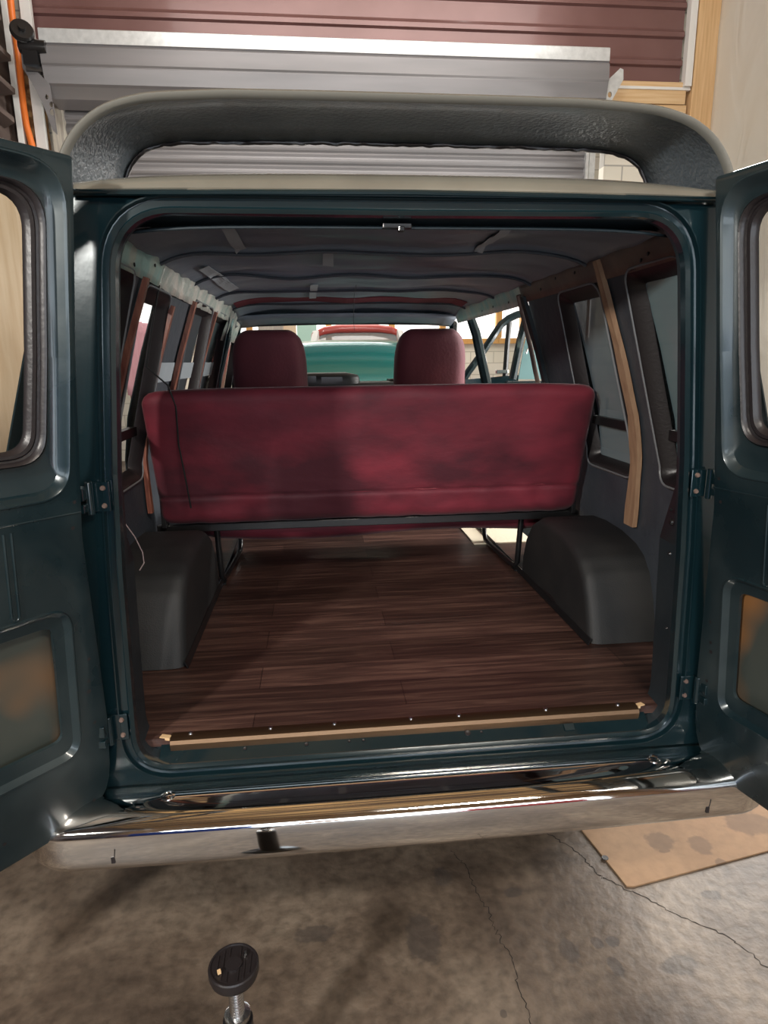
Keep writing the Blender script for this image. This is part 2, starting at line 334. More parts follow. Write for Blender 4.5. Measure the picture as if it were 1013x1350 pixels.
def roundpoly(pts, seg=8):
    """pts: (a, b, radius) -> list of (a, b) with rounded corners, closed"""
    out = []; n = len(pts)
    for i in range(n):
        p0, p1, p2 = Vector(pts[i-1][:2]), Vector(pts[i][:2]), Vector(pts[(i+1) % n][:2]); r = pts[i][2]
        if r <= 0: out.append(tuple(p1)); continue
        d0 = (p0-p1).normalized(); d2 = (p2-p1).normalized(); ang = d0.angle(d2)
        t = min(r / math.tan(ang/2), (p0-p1).length*0.49, (p2-p1).length*0.49)
        a, b = p1 + d0*t, p1 + d2*t
        for k in range(seg+1):
            u = k/seg; q = a*(1-u)**2 + p1*2*u*(1-u) + b*u*u
            # blend toward circle
            out.append((q.x, q.y))
    return out
def offset(poly, d):
    """positive d moves the closed polygon outward"""
    n = len(poly); area_ = sum(poly[i][0]*poly[(i+1) % n][1]-poly[(i+1) % n][0]*poly[i][1] for i in range(n)); sg = 1 if area_ > 0 else -1
    out = []
    for i in range(n):
        p0, p1, p2 = Vector(poly[i-1]), Vector(poly[i]), Vector(poly[(i+1) % n])
        e1 = (p1-p0); e2 = (p2-p1)
        if e1.length < 1e-9: e1 = e2
        if e2.length < 1e-9: e2 = e1
        e1.normalize(); e2.normalize(); n1 = Vector((e1.y, -e1.x))*sg; n2 = Vector((e2.y, -e2.x))*sg
        nn = (n1+n2); nn.normalize(); k = d/max(0.4, nn.dot(n1)); out.append((p1.x+nn.x*k, p1.y+nn.y*k))
    return out
def radial(poly, outer, c):
    """for each vertex of poly, the hit of the ray from c through it on polygon outer"""
    res = []
    for (x, y) in poly:
        d = Vector((x-c[0], y-c[1])); best = None
        for i in range(len(outer)):
            a, b = outer[i-1], outer[i]; e = (b[0]-a[0], b[1]-a[1]); den = d.x*e[1]-d.y*e[0]
            if abs(den) < 1e-12: continue
            t = ((a[0]-c[0])*e[1]-(a[1]-c[1])*e[0])/den; u = ((a[0]-c[0])*d.y-(a[1]-c[1])*d.x)/den
            if t > 0 and -1e-9 <= u <= 1+1e-9 and (best is None or t > best): best = t
        res.append((c[0]+d.x*best, c[1]+d.y*best))
    return res
def interp(pts, z):
    if z <= pts[0][0]: return pts[0][1]
    for (a, va), (b, vb) in zip(pts, pts[1:]):
        if z <= b: return va + (vb-va)*(z-a)/(b-a)
    return pts[-1][1]

# ================================================================ GARAGE SHELL
FY = 5.4      # plane of the roll-up door wall
o = MB().box((0.6, 2.0, -0.06), (10.0, 18.0, 0.12)).build('floor', 'concrete'); struct(o)
# cracks in the slab
def crack(pts, wd):
    P = []
    for a, b in zip(pts, pts[1:]):
        for k in range(10):
            u = k/10; P.append((a[0]+(b[0]-a[0])*u + random.gauss(0, .0035), a[1]+(b[1]-a[1])*u + random.gauss(0, .0035)))
    mb = MB(); vs = []; fs = []
    for i, p in enumerate(P):
        q = P[min(i+1, len(P)-1)]; r = P[max(i-1, 0)]; t = Vector((q[0]-r[0], q[1]-r[1])).normalized(); h = wd*random.uniform(.3, 1)/2
        vs += [(p[0]-t.y*h, p[1]+t.x*h, .0006), (p[0]+t.y*h, p[1]-t.x*h, .0006)]
        if i: fs.append((2*i-2, 2*i-1, 2*i+1, 2*i))
    return mb.add(vs, fs)
crk = mat('crack_dirt', (0.02, 0.016, 0.014), 0.9)
c_ = crack([(0.527, 0.327), (0.575, 0.269), (0.615, 0.199), (0.626, 0.13), (0.649, 0.095), (0.737, 0.014), (0.813, -0.072), (0.909, -0.149), (0.959, -0.253), (1.1, -.4)], .0045).build('floor_crack', crk); c_.parent = o
c_ = crack([(0.172, 0.287), (0.203, 0.22), (0.212, 0.115), (0.234, 0.009), (0.238, -0.06), (0.26, -0.143), (0.254, -0.23), (0.252, -0.333), (.26, -.5)], .0035).build('floor_crack', crk); c_.parent = o
c_ = crack([(-.3, .33), (-.1, .345), (.05, .35), (.2, .36)], .004).build('floor_crack', crk); c_.parent = o

# ceiling and walls the camera does not see directly but the paint and chrome reflect
struct(MB().box((0.6, 2.0, 6.15), (10.0, 18.0, 0.1)).build('ceiling', mat('ceiling_board', (0.16, 0.10, 0.06), 0.8, 0, (0.80, 0.50, 0.22), 3, nstretch=(.12, 1.6, 1), lo=.45, hi=.58)))
wb = MB().box((0.6, -6.05, 3.0), (7.0, 0.1, 6.2))
wbo = struct(wb.build('wall_back', mat('back_wood_wall', (0.34, 0.24, 0.15), 0.6, 0, (0.50, 0.36, 0.22), 1.4, nstretch=(0.4, 1, 3))))

for (c, d, m_, nm) in (((-1.7, -5.3, .8), (1.2, .6, 1.6), mat('blue_reflection_box', (.03, .08, .42), .3), 'reflection_box'), ((1.7, -5.2, .7), (1.3, .6, 1.4), mat('red_reflection_box', (.5, .02, .03), .3), 'reflection_box'),
                       ((.1, -5.75, 1.0), (1.6, .3, .9), mat('orange_reflection_slab', (.65, .28, .05), .5), 'reflection_slab')):
    q_ = MB().box(c, d).build(nm, m_, bevel=.02); q_.parent = wbo  # unseen coloured blocks, added only to put colour into the bumper's reflections
# left wall: brown lapped siding on studs
wl = MB().box((-2.98, -0.3, 3.0), (0.06, 11.6, 6.2)); 
z = 0.1; 
while z < 6.0:
    wl.add([(-2.95, -6, z), (-2.95, 5.15, z), (-2.80, 5.0+0.1*((int(z*4)) % 2), z), (-2.80, -6, z), (-2.95, -6, z+.13), (-2.95, 5.15, z+.13), (-2.80, 5.0+0.1*((int(z*4)) % 2), z+.045), (-2.80, -6, z+.045)],
           [(0, 1, 2, 3), (4, 7, 6, 5), (0, 4, 5, 1), (1, 5, 6, 2), (2, 6, 7, 3), (3, 7, 4, 0)])
    z += 0.26
wlo = struct(wl.build('wall_left', 'darkboard'))
# pale plywood sheets leaning on the left wall
for (y0, y1, lab) in ((2.6, 5.1, 'pale plywood sheet against the left wall, seen through the left door glass'),):
    pp = MB().box((-2.70, (y0+y1)/2, 1.5), (.02, y1-y0, 3.0)).build('plywood_sheet', 'ply'); tag(pp, lab, 'plywood')
# right wall draped in cream plastic sheet
def tarp(u, v):
    y = -6 + u*11.35; zz = v*6.05
    return Vector((3.87 + 0.02*math.sin(y*2.1+zz*1.3) + 0.04*noise.noise(Vector((y*.9, zz*.45, 2))) + 0.015*noise.noise(Vector((y*4+zz*2, zz*1.2, 5))), y, zz))
struct(MB().grid(tarp, 150, 70).build('wall_right', 'tarp', smooth=180, solid=0.02))

# front wall around the roll-up opening
def fwx(px, py=100): return atY(px, py, FY).x
wallx0, wallx1 = -3.0, 4.0
ox0, ox1, oz = -2.45, 2.80, 3.92
fw = MB()
fw.box(((wallx0+ox0)/2, FY+.10, 3.0), (ox0-wallx0, .12, 6.1)).box(((wallx1+ox1)/2, FY+.10, 3.0), (wallx1-ox1, .12, 6.1))
fw.box(((ox0+ox1)/2, FY+.10, (6.1+oz)/2), (ox1-ox0, .12, 6.1-oz))
struct(fw.build('wall_front', 'block'))
# red-brown corrugated steel above the roller
rs = MB(); prof = []
z = 4.24
x0r, x1r = -2.72, 3.52
P = []
while z < 6.0:
    P += [(FY-.005, z), (FY-.035, z+.012), (FY-.035, z+.05), (FY-.012, z+.075), (FY-.005, z+.09)]; z += 0.252
rs.add([(x, y, zz) for (y, zz) in P for x in (x0r, x1r)], [(2*i, 2*i+1, 2*i+3, 2*i+2) for i in range(len(P)-1)])
panel = rs.build('corrugated_panel', 'redsteel', solid=0.004)
tag(panel, 'red-brown corrugated steel panel high on the wall above the roller shutter', 'metal panel')

def lumber(name, x0, x1, z0, z1, y0, y1, m_, label, cat='timber', par=None):
    o = MB().box(((x0+x1)/2, (y0+y1)/2, (z0+z1)/2), (abs(x1-x0), abs(y1-y0), abs(z1-z0))).build(name, m_, bevel=0.003, parent=par)
    if par is None: tag(o, label, cat)
    return o
a = atY(905, 0, FY-.04).x; b = atY(940, 100, FY-.04).x
lumber('timber_post', atY(912, 100, FY-.05).x, atY(941, 100, FY-.05).x, atY(925, 195, FY-.05).z, 6.0, FY-.09, FY+.03, 'wood_v', 'tall raw pine post beside the cream plastic sheet')
lumber('timber_plank', 2.74, atY(903, 120, FY-.03).x, atY(860, 138, FY-.03).z, atY(860, 109, FY-.03).z, FY-.06, FY+.03, 'wood_y', 'upper of the two horizontal pine planks below the red steel')
lumber('timber_plank', 2.74, atY(903, 150, FY-.03).x, atY(860, 170, FY-.03).z, atY(860, 139, FY-.03).z, FY-.055, FY+.03, 'wood_y', 'lower of the two horizontal pine planks, against the pine post')
lumber('trim_1', atY(910, 0, FY-.06).x, atY(915, 50, FY-.06).x, 4.30, 6.0, FY-.10, FY-.02, 'white', '', par=None)
t1 = bpy.data.objects['trim_1']; del t1['label']; del t1['category']; struct(t1)
t2 = MB().box(((2.77+3.6)/2, FY-.05, 4.285), (.85, .04, .025)).build('trim_2', 'white'); struct(t2)
# left timber framing
def vpost(name, pxa, pxb, py, z0, z1, y0, y1, m_, label, cat):
    xa, xb = atY(pxa, py, y0).x, atY(pxb, py, y0).x
    return lumber(name, xa, xb, z0, z1, y0, y1, m_, label, cat)
vpost('timber_stud', 27, 41, 20, 2.6, 6.0, FY-.14, FY-.085, 'white', 'white painted stud rising behind the chain hoist', 'timber')
vpost('osb_panel', 20, 58, 130, 2.6, 4.45, FY-.02, FY+.02, 'osb', 'rust-coloured chipboard panel beside the orange conduit', 'board')
vpost('timber_stud', 44, 54, 150, 2.6, 4.22, FY-.08, FY-.03, 'wood_v', 'narrow pine stud across the chipboard panel', 'timber')
vpost('timber_post', 66, 82, 150, 2.6, 4.28, FY-.13, FY-.05, 'greywood', 'weathered grey post at the left edge of the shutter curtain', 'timber')
vpost('white_strip', 13, 21, 100, 2.6, 6.0, FY-.185, FY-.125, 'white', 'white vertical strip between the brown siding and orange conduit', 'trim')
cp = [atY(x, y, FY-.16) for x, y in [(8, -60), (12, -20), (16, 20), (21, 50), (25, 80), (28, 110), (31, 140), (35, 165), (42, 190), (50, 230), (60, 300)]]
con = MB().tube(cp, 0.028, 10).build('conduit', 'orange', smooth=True)
tag(con, 'orange flexible conduit running down the left corner', 'conduit')
for k in (2, 4, 5, 7): pass

# roll-up door
dr = thing('roller_shutter', (0.08, FY-.3, oz), 'grey slatted roller shutter with bright-topped drum housing above the van', 'roller shutter')
xL, xR = atY(55, 85, FY-.45).x, atY(803, 100, FY-.45).x
Yd = FY-.45
zt, zb1 = atY(430, 48, Yd).z, atY(430, 128, Yd).z
band = atY(430, 68, Yd).z
prof = [(Yd+.30, zt-.02), (Yd+.02, zt+.0), (Yd, zt-.012), (Yd+.0, band), (Yd+.012, band-.008), (Yd-.01, band-.03), (Yd-.012, band-.16), (Yd+.0, band-.175), (Yd+.0, band-.185), (Yd+.03, band-.30), (Yd+.055, band-.315), (Yd+.12, zb1-.03), (Yd+.32, zb1-.05)]
db = MB()
db.add([(x, y, zz) for (y, zz) in prof for x in (xL, xR)], [(2*i, 2*i+1, 2*i+3, 2*i+2) for i in range(len(prof)-1)])
n = len(prof); db.add([(xL, y, zz) for y, zz in prof], [tuple(range(n))]); db.add([(xR, y, zz) for y, zz in prof], [tuple(range(n))])
o = db.build('drum_housing', ['greysteel', 'lightsteel'], dr)
for p in o.data.polygons:
    c = p.center
    if abs(p.normal.x) < .5 and c.z > band-.002: p.material_index = 1
# curtain with rounded slats
cu = MB(); P = []; zz = 2.75
cx0, cx1 = atY(82, 150, FY-.06).x, atY(771, 210, FY-.06).x
k = 0
while zz < 4.45:
    for j in range(7):
        t = j/7; P.append((FY-.05-.028*math.sin(math.pi*min(1, t/0.78))**0.6 if t < .78 else FY-.05, zz+t*.112))
    zz += .112
cu.add([(x, y, q) for (y, q) in P for x in (cx0, cx1)], [(2*i, 2*i+1, 2*i+3, 2*i+2) for i in range(len(P)-1)])
cu.build('slat_curtain', 'greysteel', dr, solid=0.003)
MB().box((0.1, FY-.06, 2.72), (cx1-cx0, .05, .08)).build('bottom_rail', 'steel', dr, bevel=.004)
MB().box((cx0-.03, FY-.07, 2.2), (.05, .07, 4.4)).build('guide_track', 'blackmetal', dr)
MB().box((cx1+.012, FY-.07, 2.05), (.03, .07, 4.1)).box((cx1+.07, FY-.07, 2.05), (.06, .04, 4.1)).build('guide_track', ['lightsteel'], dr)
# end brackets with round holes
def bracket(pts, y, holes):
    out = [tuple(Vector((atY(px, py, y).x, atY(px, py, y).z))) for px, py in pts]
    hs = []
    for px, py, r in holes:
        c = atY(px, py, y); hs.append([(c.x+r*math.cos(t*math.pi/6), c.z+r*1.3*math.sin(t*math.pi/6)) for t in range(12)])
    return MB().fill(out, hs, lambda a, b: Vector((a, y, b)))
bracket([(790, 135), (795, 112), (818, 90), (822, 92), (822, 105), (805, 136)], FY-.40, [(797, 125, .02), (804, 125, .02)]).build('end_bracket', 'lightsteel', dr, solid=.012)
bracket([(28, 70), (36, 72), (50, 95), (66, 112), (70, 140), (76, 178), (70, 172), (58, 140), (40, 105), (30, 90)], FY-.42, [(68, 138, .018), (69, 148, .022), (62, 128, .015)]).build('end_bracket', 'greysteel', dr, solid=.012)
# chain hoist on the left end
c1 = atY(29, 41, FY-.5); c2 = atY(42, 62, FY-.45)
RX = Matrix.Rotation(math.radians(70), 3, 'X') @ Matrix.Rotation(.4, 3, 'Y')
h = MB().lathe([(.0, -.03), (.085, -.03), (.095, -.01), (.075, 0), (.095, .01), (.085, .03), (.03, .03), (.03, .06), (0, .06)], c1, 24, RX)
h.lathe([(0, -.1), (.05, -.1), (.06, 0), (.05, .12), (0, .12)], c2, 16, Matrix.Rotation(math.radians(90), 3, 'Y'))
h.box(atY(44, 78, FY-.42), (.12, .14, .13)).box(atY(48, 90, FY-.4), (.16, .1, .08), rz=.3)
h.tube([atY(38, 50, FY-.47), atY(47, 60, FY-.44), atY(55, 75, FY-.42), atY(60, 100, FY-.40)], .035, 8)
h.build('chain_hoist', 'blackmetal', dr, smooth=True)

# ================================================================ BAY BEYOND
BY = 10.0
bw = MB().box((0.5, BY+.15, .97), (14, .2, 1.94)).box((0.5, BY+.15, 5.1), (14, .2, 2.0))
struct(bw.build('wall_far', brickmat('cream_block_far', (0.80, 0.74, 0.60), (0.86, 0.80, 0.68), (0.55, 0.50, 0.40), .42, .2)))
# windows: bright panes in orange stained frames
zs, zt_ = 1.98, 4.1
wx = [-6.0, -4.4, -2.6, -1.35, 0.0, 1.1, 2.0] + [atY(px, 430, BY).x for px in (658, 690)] + [3.9, 4.6, 5.6, 6.8]
for i, (a, b) in enumerate(zip(wx, wx[1:])):
    f = MB()
    for x in (a+.026, b-.026): f.box((x, BY+.03, (zs+zt_)/2), (.05, .10, zt_-zs-.1))
    f.box(((a+b)/2, BY+.03, zs), (b-a-.004, .10, .09)).box(((a+b)/2, BY+.03, zt_), (b-a-.004, .10, .10))
    fo = f.build('window_%d' % (i+1), 'mullion'); struct(fo)
    p = MB().box(((a+b)/2, BY+.08, (zs+zt_)/2), (b-a-.1, .01, zt_-zs-.09)).build('window_pane', 'pane'); p.parent = fo
# leaning boards and mint panel seen over the left front seat
def bayboard(name, pxa, pxb, m_, label, y=9.6):
    xa, xb = atY(pxa, 440, y).x, atY(pxb, 440, y).x
    o = MB().box(((xa+xb)/2, y, 1.4), (xb-xa, .05, 2.8)).build(name, m_); tag(o, label, 'board')
bayboard('wooden_board', 341, 374, 'greywood', 'weathered grey board standing beyond the windscreen above the left seat')
bayboard('wooden_board', 374, 391, 'ply', 'narrow pale plywood board between the weathered board and mint panel', 9.65)
bayboard('wall_panel', 392, 418, 'mint', 'pale mint panel beyond the windscreen beside the red vehicle', 9.7)

# red vehicle in the far bay
sv = thing('vehicle', (0.45, 8.6, 0), 'red-roofed vehicle parked in the bright bay beyond the windscreen', 'vehicle')
SX0, SX1 = atY(412, 440, 8.0).x, atY(532, 440, 8.0).x; sm = (SX0+SX1)/2; sh = (SX1-SX0)/2
ztop = atY(470, 427, 8.0).z
rf = MB().rbox((sm, 8.65, ztop-.06), (2*sh+.04, 1.3, .13), .05, 6, lambda p: Vector((p.x, p.y, p.z - .10*(p.x/sh)**4))); rf.build('roof', 'suvred', sv, smooth='all')
body = MB().rbox((sm, 8.6, .85), (2*sh+.45, 1.7, 1.3), .12, 6); body.build('body', 'suvred', sv, smooth='all')
gl = MB().add([(SX0+.12, 8.03, ztop-.12), (SX1-.12, 8.03, ztop-.12), (SX1+.02, 7.8, 1.5), (SX0-.02, 7.8, 1.5)], [(0, 1, 2, 3)]); gl.build('windscreen', 'glassmid', sv)
for s in (-1, 1):
    MB().bar((sm+s*(sh-.06), 8.04, ztop-.1), (sm+s*(sh+.08), 7.78, 1.5), .09, .06).build('pillar', 'white', sv)
for x in (-1, 1):
    for y in (8.05, 9.1):
        MB().lathe([(0, -.1), (.28, -.1), (.33, -.06), (.33, .06), (.28, .1), (0, .1)], (sm+x*(sh+.1), y, .33), 24, Matrix.Rotation(math.pi/2, 3, 'Y')).build('wheel', 'rubber', sv, smooth=True)

# ================================================================ THE VAN
van = thing('van', (0, 2.4, 0), 'dark teal van seen from behind with both rear doors swung open', 'van')
FZ = 0.65
# opening contour (x, z)
half = [(0.0, .60, 0), (.752, .60, .10), (.748, .80, 0), (.738, 1.15, .1), (.724, 1.40, .1), (.695, 1.72, 0), (.668, 1.99, .14), (0.0, 1.988, 0)]
ptsR = half; ptsL = [(-x, z, r) for (x, z, r) in reversed(half[1:-1])]
K = roundpoly(ptsR + ptsL, 10)
outerP = roundpoly([(0, .53, 0), (.90, .53, .03), (.905, .9, .1), (.89, 1.3, .1), (.86, 1.62, .1), (.825, 1.85, .1), (.775, 2.032, .02), (.4, 2.036, 0), (0, 2.040, 0),
                    (-.4, 2.036, 0), (-.775, 2.032, .02), (-.825, 1.85, .1), (-.86, 1.62, .1), (-.89, 1.3, .1), (-.905, .9, .1), (-.90, .53, .03)], 4)
def lp(d, y): return [Vector((x, y, z)) for x, z in offset(K, d)]
cc = (0, 1.3)
Ko = radial(K, outerP, cc); Ko2 = radial(K, offset(outerP, -.012), cc)
mb = MB()
mb.loops([[Vector((x, .06, z)) for x, z in Ko], [Vector((x, .022, z)) for x, z in Ko], [Vector((x, .008, z)) for x, z in Ko2],
          lp(.042, .003), lp(.039, -.004), lp(.036, -.004), lp(.033, .010), lp(.016, .010), lp(.012, -.004), lp(.009, -.006), lp(.006, -.004), lp(0, .001), lp(-.002, .02)])
mb.build('rear_door_frame', 'paint', van, smooth=18)
# rubbery inner jamb, walls of the D-pillars going forward
jam = MB()
K2 = [(x, max(z, .615)) for x, z in K]
def jl(dx, y, zadd=0): 
    return [Vector((x - math.copysign(min(abs(x), dx), x), y, z)) for x, z in K2]
inn = [(x*(1-.0), z) for x, z in K2]
def fl(x, z, lo, hi): return x+math.copysign(hi if z > 1.42 else (lo if z < 1.25 else lo+(hi-lo)*(z-1.25)/.17), x)
jam.loops([lp(-.002, .02), lp(-.001, .035), [Vector((fl(x, z, 0, .05), .06, z)) for x, z in offset(K, .0)],
           [Vector((fl(x, z, 0, .08), .12, max(z, .60) - (.012 if z > 1.9 else 0))) for x, z in offset(K, .004)], [Vector((fl(x, z, .07, .12), .18, z)) for x, z in offset(K, 0.01)]])
jam.build('pillar_jamb', 'wall2', van, smooth=40)
# sill under the floor edge
si = MB().grid(lambda u, v: Vector((-.70+1.40*u, .004+.05*v, .600+.034*v)), 20, 3)
si.box((0, .30, .612), (1.50, .48, .03))
si.build('door_sill', 'paint', van)
for (x, rr) in ((-.47, .005), (-.18, .004), (-.14, .004), (.16, .009), (.20, .004), (-.30, .006)):
    MB().lathe([(0, 0), (rr, 0), (rr*.8, .002), (0, .001)], (x, .026, .617), 12, Matrix.Rotation(math.radians(35), 3, 'X')).build('sill_plug', 'rubber', van)
MB().box((.46, .022, .6165), (.03, .02, .004), rot=Matrix.Rotation(math.radians(35), 3, 'X')).build('striker_plate', 'paint_in', van, bevel=.001)
# vertical drip moulding at the rear top and roof skin
rp = [(-.016, 2.022), (-.020, 2.030), (-.010, 2.036), (-.006, 2.037), (-.002, 2.050), (.010, 2.066), (.04, 2.080), (.10, 2.088), (.4, 2.097), (3.2, 2.10), (3.5, 2.03)]
def roof(u, v):
    x = -.765+1.53*u; f = v*(len(rp)-1); i = min(int(f), len(rp)-2); t = f-i
    y = rp[i][0]+(rp[i+1][0]-rp[i][0])*t; z = rp[i][1]+(rp[i+1][1]-rp[i][1])*t
    e = abs(x)/.765; zz = 2.028 + (z-2.028)*(1-.45*e**4) + .004*(1-e*e)
    if i < 2: zz = z + .003*(1-e*e)
    return Vector((x, y, zz))
rm = MB().grid(roof, 48, len(rp)); o = rm.build('roof_panel', ['roof', 'paint'], van, smooth=50, solid=.003)
for p in o.data.polygons:
    if p.center.z < 2.0345 and p.center.y < -.010: p.material_index = 1
gm = MB()
gm.tube([(-.76, -.012, 2.026), (-.4, -.016, 2.030), (0, -.018, 2.033), (.4, -.016, 2.030), (.76, -.012, 2.026)], .0065, 8); gm.build('drip_rail', 'paint', van, smooth=True)

# side walls -------------------------------------------------------
WP = [(0.62, .965), (1.28, .972), (1.45, .945), (1.70, .868), (1.97, .772), (2.05, .74)]
def WX(z): return interp(WP, z)
def wallfn(s, off=0): return lambda y, z: Vector((s*(WX(z)+off), y, z))
def wwin(y0b, y1b, y0t, y1t, z0, z1, r=.05): return roundpoly([(y0b, z0, r), (y1b, z0, r), (y1t, z1, r), (y0t, z1, r)], 5)
cuts = [.9, 1.28, 1.36, 1.45, 1.57, 1.70, 1.83, 1.9]
# right: two windows, then the open side doorway from y=1.62 to y=2.75, then passenger door opening
RW = [wwin(.17, .53, .20, .53, 1.235, 1.925), wwin(.74, 1.16, .76, 1.14, 1.215, 1.915)]
LW = [wwin(.20, .56, .22, .55, 1.235, 1.925), wwin(.69, 1.10, .70, 1.08, 1.215, 1.905), wwin(1.54, 2.10, 1.56, 2.08, 1.215, 1.93), wwin(2.16, 2.80, 2.18, 2.76, 1.215, 1.93), roundpoly([(3.02, 1.25, .05), (3.75, 1.25, .05), (3.45, 1.9, .05), (3.04, 1.9, .05)], 5)]
mb = MB().fill([(.10, .62), (1.62, .62), (1.63, 1.3), (1.60, 1.6), (1.52, 2.05), (.10, 2.05)], RW, wallfn(1), cuts)
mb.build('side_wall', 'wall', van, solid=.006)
mb = MB().fill([(.10, .62), (4.0, .62), (4.0, 1.22), (3.5, 1.98), (3.3, 2.05), (.10, 2.05)], LW, wallfn(-1), cuts)
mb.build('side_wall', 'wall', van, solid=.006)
# outer skins in paint, a little outside
mb = MB().fill([(.05, .50), (1.60, .50), (1.61, 1.3), (1.59, 1.6), (1.52, 2.0), (.05, 2.0)], RW, wallfn(1, .05), cuts); mb.build('side_panel', 'paint', van, solid=.004)
mb = MB().fill([(.05, .50), (4.6, .50), (4.6, 1.2), (4.0, 1.22), (3.5, 1.98), (.05, 2.0)], LW, wallfn(-1, .05), cuts); mb.build('side_panel', 'paint', van, solid=.004)
mb = MB().fill([(2.75, .50), (4.6, .50), (4.6, 1.2), (3.0, 1.22), (2.75, 1.22)], [], wallfn(1, .05), cuts); mb.build('side_panel', 'paint', van, solid=.004)

def winframe(W, s, glass, r=.011, m_='rubber', band=True, mull=True):
    fr = MB(); pts = [wallfn(s, -.012)(y, z) for y, z in offset(W, .006)]
    pts2 = [wallfn(s, -.004)(y, z) for y, z in offset(W, .022)]
    pin = [wallfn(s, .03)(y, z) for y, z in offset(W, -.03)]
    pin2 = [wallfn(s, .035)(y, z) for y, z in offset(W, -.032)]
    fr.loops([pts2, pts, [wallfn(s, -.008)(y, z) for y, z in W], pin, pin2]); f = fr.build('side_window', m_, van, smooth=50)
    g = MB().fill(offset(W, -.028), [], wallfn(s, .032), cuts).build('window_glass', glass, f)
    tb = MB().tube([wallfn(s, -.012)(y, z) for y, z in offset(W, .012)], .004, 6, close=True).build('window_bead', 'bead', f, smooth=True)
    if mull:
        ys = [p[0] for p in W]; a, b = min(ys)+.03, max(ys)-.03
        mm = MB(); 
        for zq in (1.40,): mm.box(((wallfn(s, .02)(0, zq)).x, (a+b)/2, zq), (.03, b-a, .035))
        mm.build('vent_bar', 'black', f)
    return f
winframe(RW[0], 1, 'glassdark'); winframe(RW[1], 1, 'glassr')
for i, W in enumerate(LW[:4]): winframe(W, -1, ['glassl', 'glassm2', 'glassl', 'glassl'][i], mull=(i < 2))
winframe(LW[4], -1, 'windscreen', mull=False)
# pale tape bands across the two forward left windows
for (ya, yb) in ((1.16, 1.44), (1.60, 2.05), (2.22, 2.75)):
    t = MB().fill([(ya, 1.585), (yb, 1.585), (yb, 1.665), (ya, 1.665)], [], wallfn(-1, -.014 if ya < 1.2 else .012)); t.build('tape_band', 'tape', van, solid=.002)
# rails under the roof
def railmb(s, y0, y1, zb, ztp, wob, n=60):
    def fn(u, v):
        y = y0+(y1-y0)*u; z = zb+(ztp-zb)*v
        k = wob*noise.noise(Vector((y*9, z*8, s*3)))
        return Vector((s*(WX(z)-.012+k), y, z + wob*.6*noise.noise(Vector((y*14, 3, s)))*(1 if v > .5 else 0)))
    return MB().grid(fn, n, 4)
railmb(-1, .11, .86, 1.925, 2.005, .006).build('roof_rail', 'rail', van, smooth='all', solid=.002)
railmb(-1, .87, 2.75, 1.915, 2.00, .015, 120).build('foil_tape', 'foil', van, smooth=30, solid=.002)
railmb(-1, 2.7, 3.3, 1.80, 1.98, .02, 40).build('foil_tape', 'foil', van, smooth=30, solid=.002)
railmb(1, .11, 1.585, 1.925, 2.01, .003).build('roof_rail', 'railbr', van, smooth='all', solid=.002, label='brown primer roof rail')
railmb(1, 1.586, 3.1, 1.915, 2.02, .003).build('roof_rail', 'rail', van, smooth='all', solid=.002, label='pale green roof rail over the side doorway')
# small screws in the rails
for (s, ys) in ((-1, (.2, .32, .5, .72)), (1, (.35, .4, .9, 1.1, 1.3, 1.8, 2.1, 2.35))):
    for y in ys:
        z = 1.96+random.uniform(-.02, .02)
        MB().lathe([(0, 0), (.006, 0), (.006, .003), (0, .004)], (s*(WX(z)-.016), y, z), 8, Matrix.Rotation(-s*math.pi/2, 3, 'Y')).build('screw', 'blackmetal', van)
# wall strips: wood battens following the wall
def batten(s, y, w0, w1, z0, z1, m_, label, dy=0, off=.02, bow=0):
    def fn(u, v):
        z = z0+(z1-z0)*v; ww = w0+(w1-w0)*v
        return Vector((s*(WX(z)-off), y + dy*v + bow*math.sin(v*math.pi) + (u-.5)*ww*(1+.10*math.sin(v*23)), z))
    return MB().grid(fn, 2, 26).build('wood_batten', m_, van, solid=.018, label=label)
batten(1, .705, .07, .032, 1.03, 1.99, 'wood_t', 'tan wooden batten on the right wall between the two windows', -.02)
batten(-1, .63, .028, .022, 1.25, 1.93, 'wood_r', 'red-stained batten beside the nearest left window', .02)
batten(-1, 1.13, .03, .025, 1.05, 1.88, 'wood_r', 'red-stained batten past the nearest left window', -.03)
batten(-1, 1.50, .05, .035, 1.05, 1.93, 'wood_r', 'red-stained batten between left windows')
batten(-1, 2.13, .05, .035, 1.05, 1.93, 'wood_r', 'red-stained batten between the forward left windows')
batten(1, 1.61, .05, .05, .66, 1.95, 'wall2', 'dark edge trim of the side doorway', -.06)
MB().tube([wallfn(1, -.03)(interp([(.65, 1.66), (1.3, 1.67), (1.6, 1.65), (1.95, 1.58), (2.0, 1.56)], z), z) for z in [.66+.05*k for k in range(27)]], .012, 8).build('door_edge_trim', 'railbr', van, smooth=True)

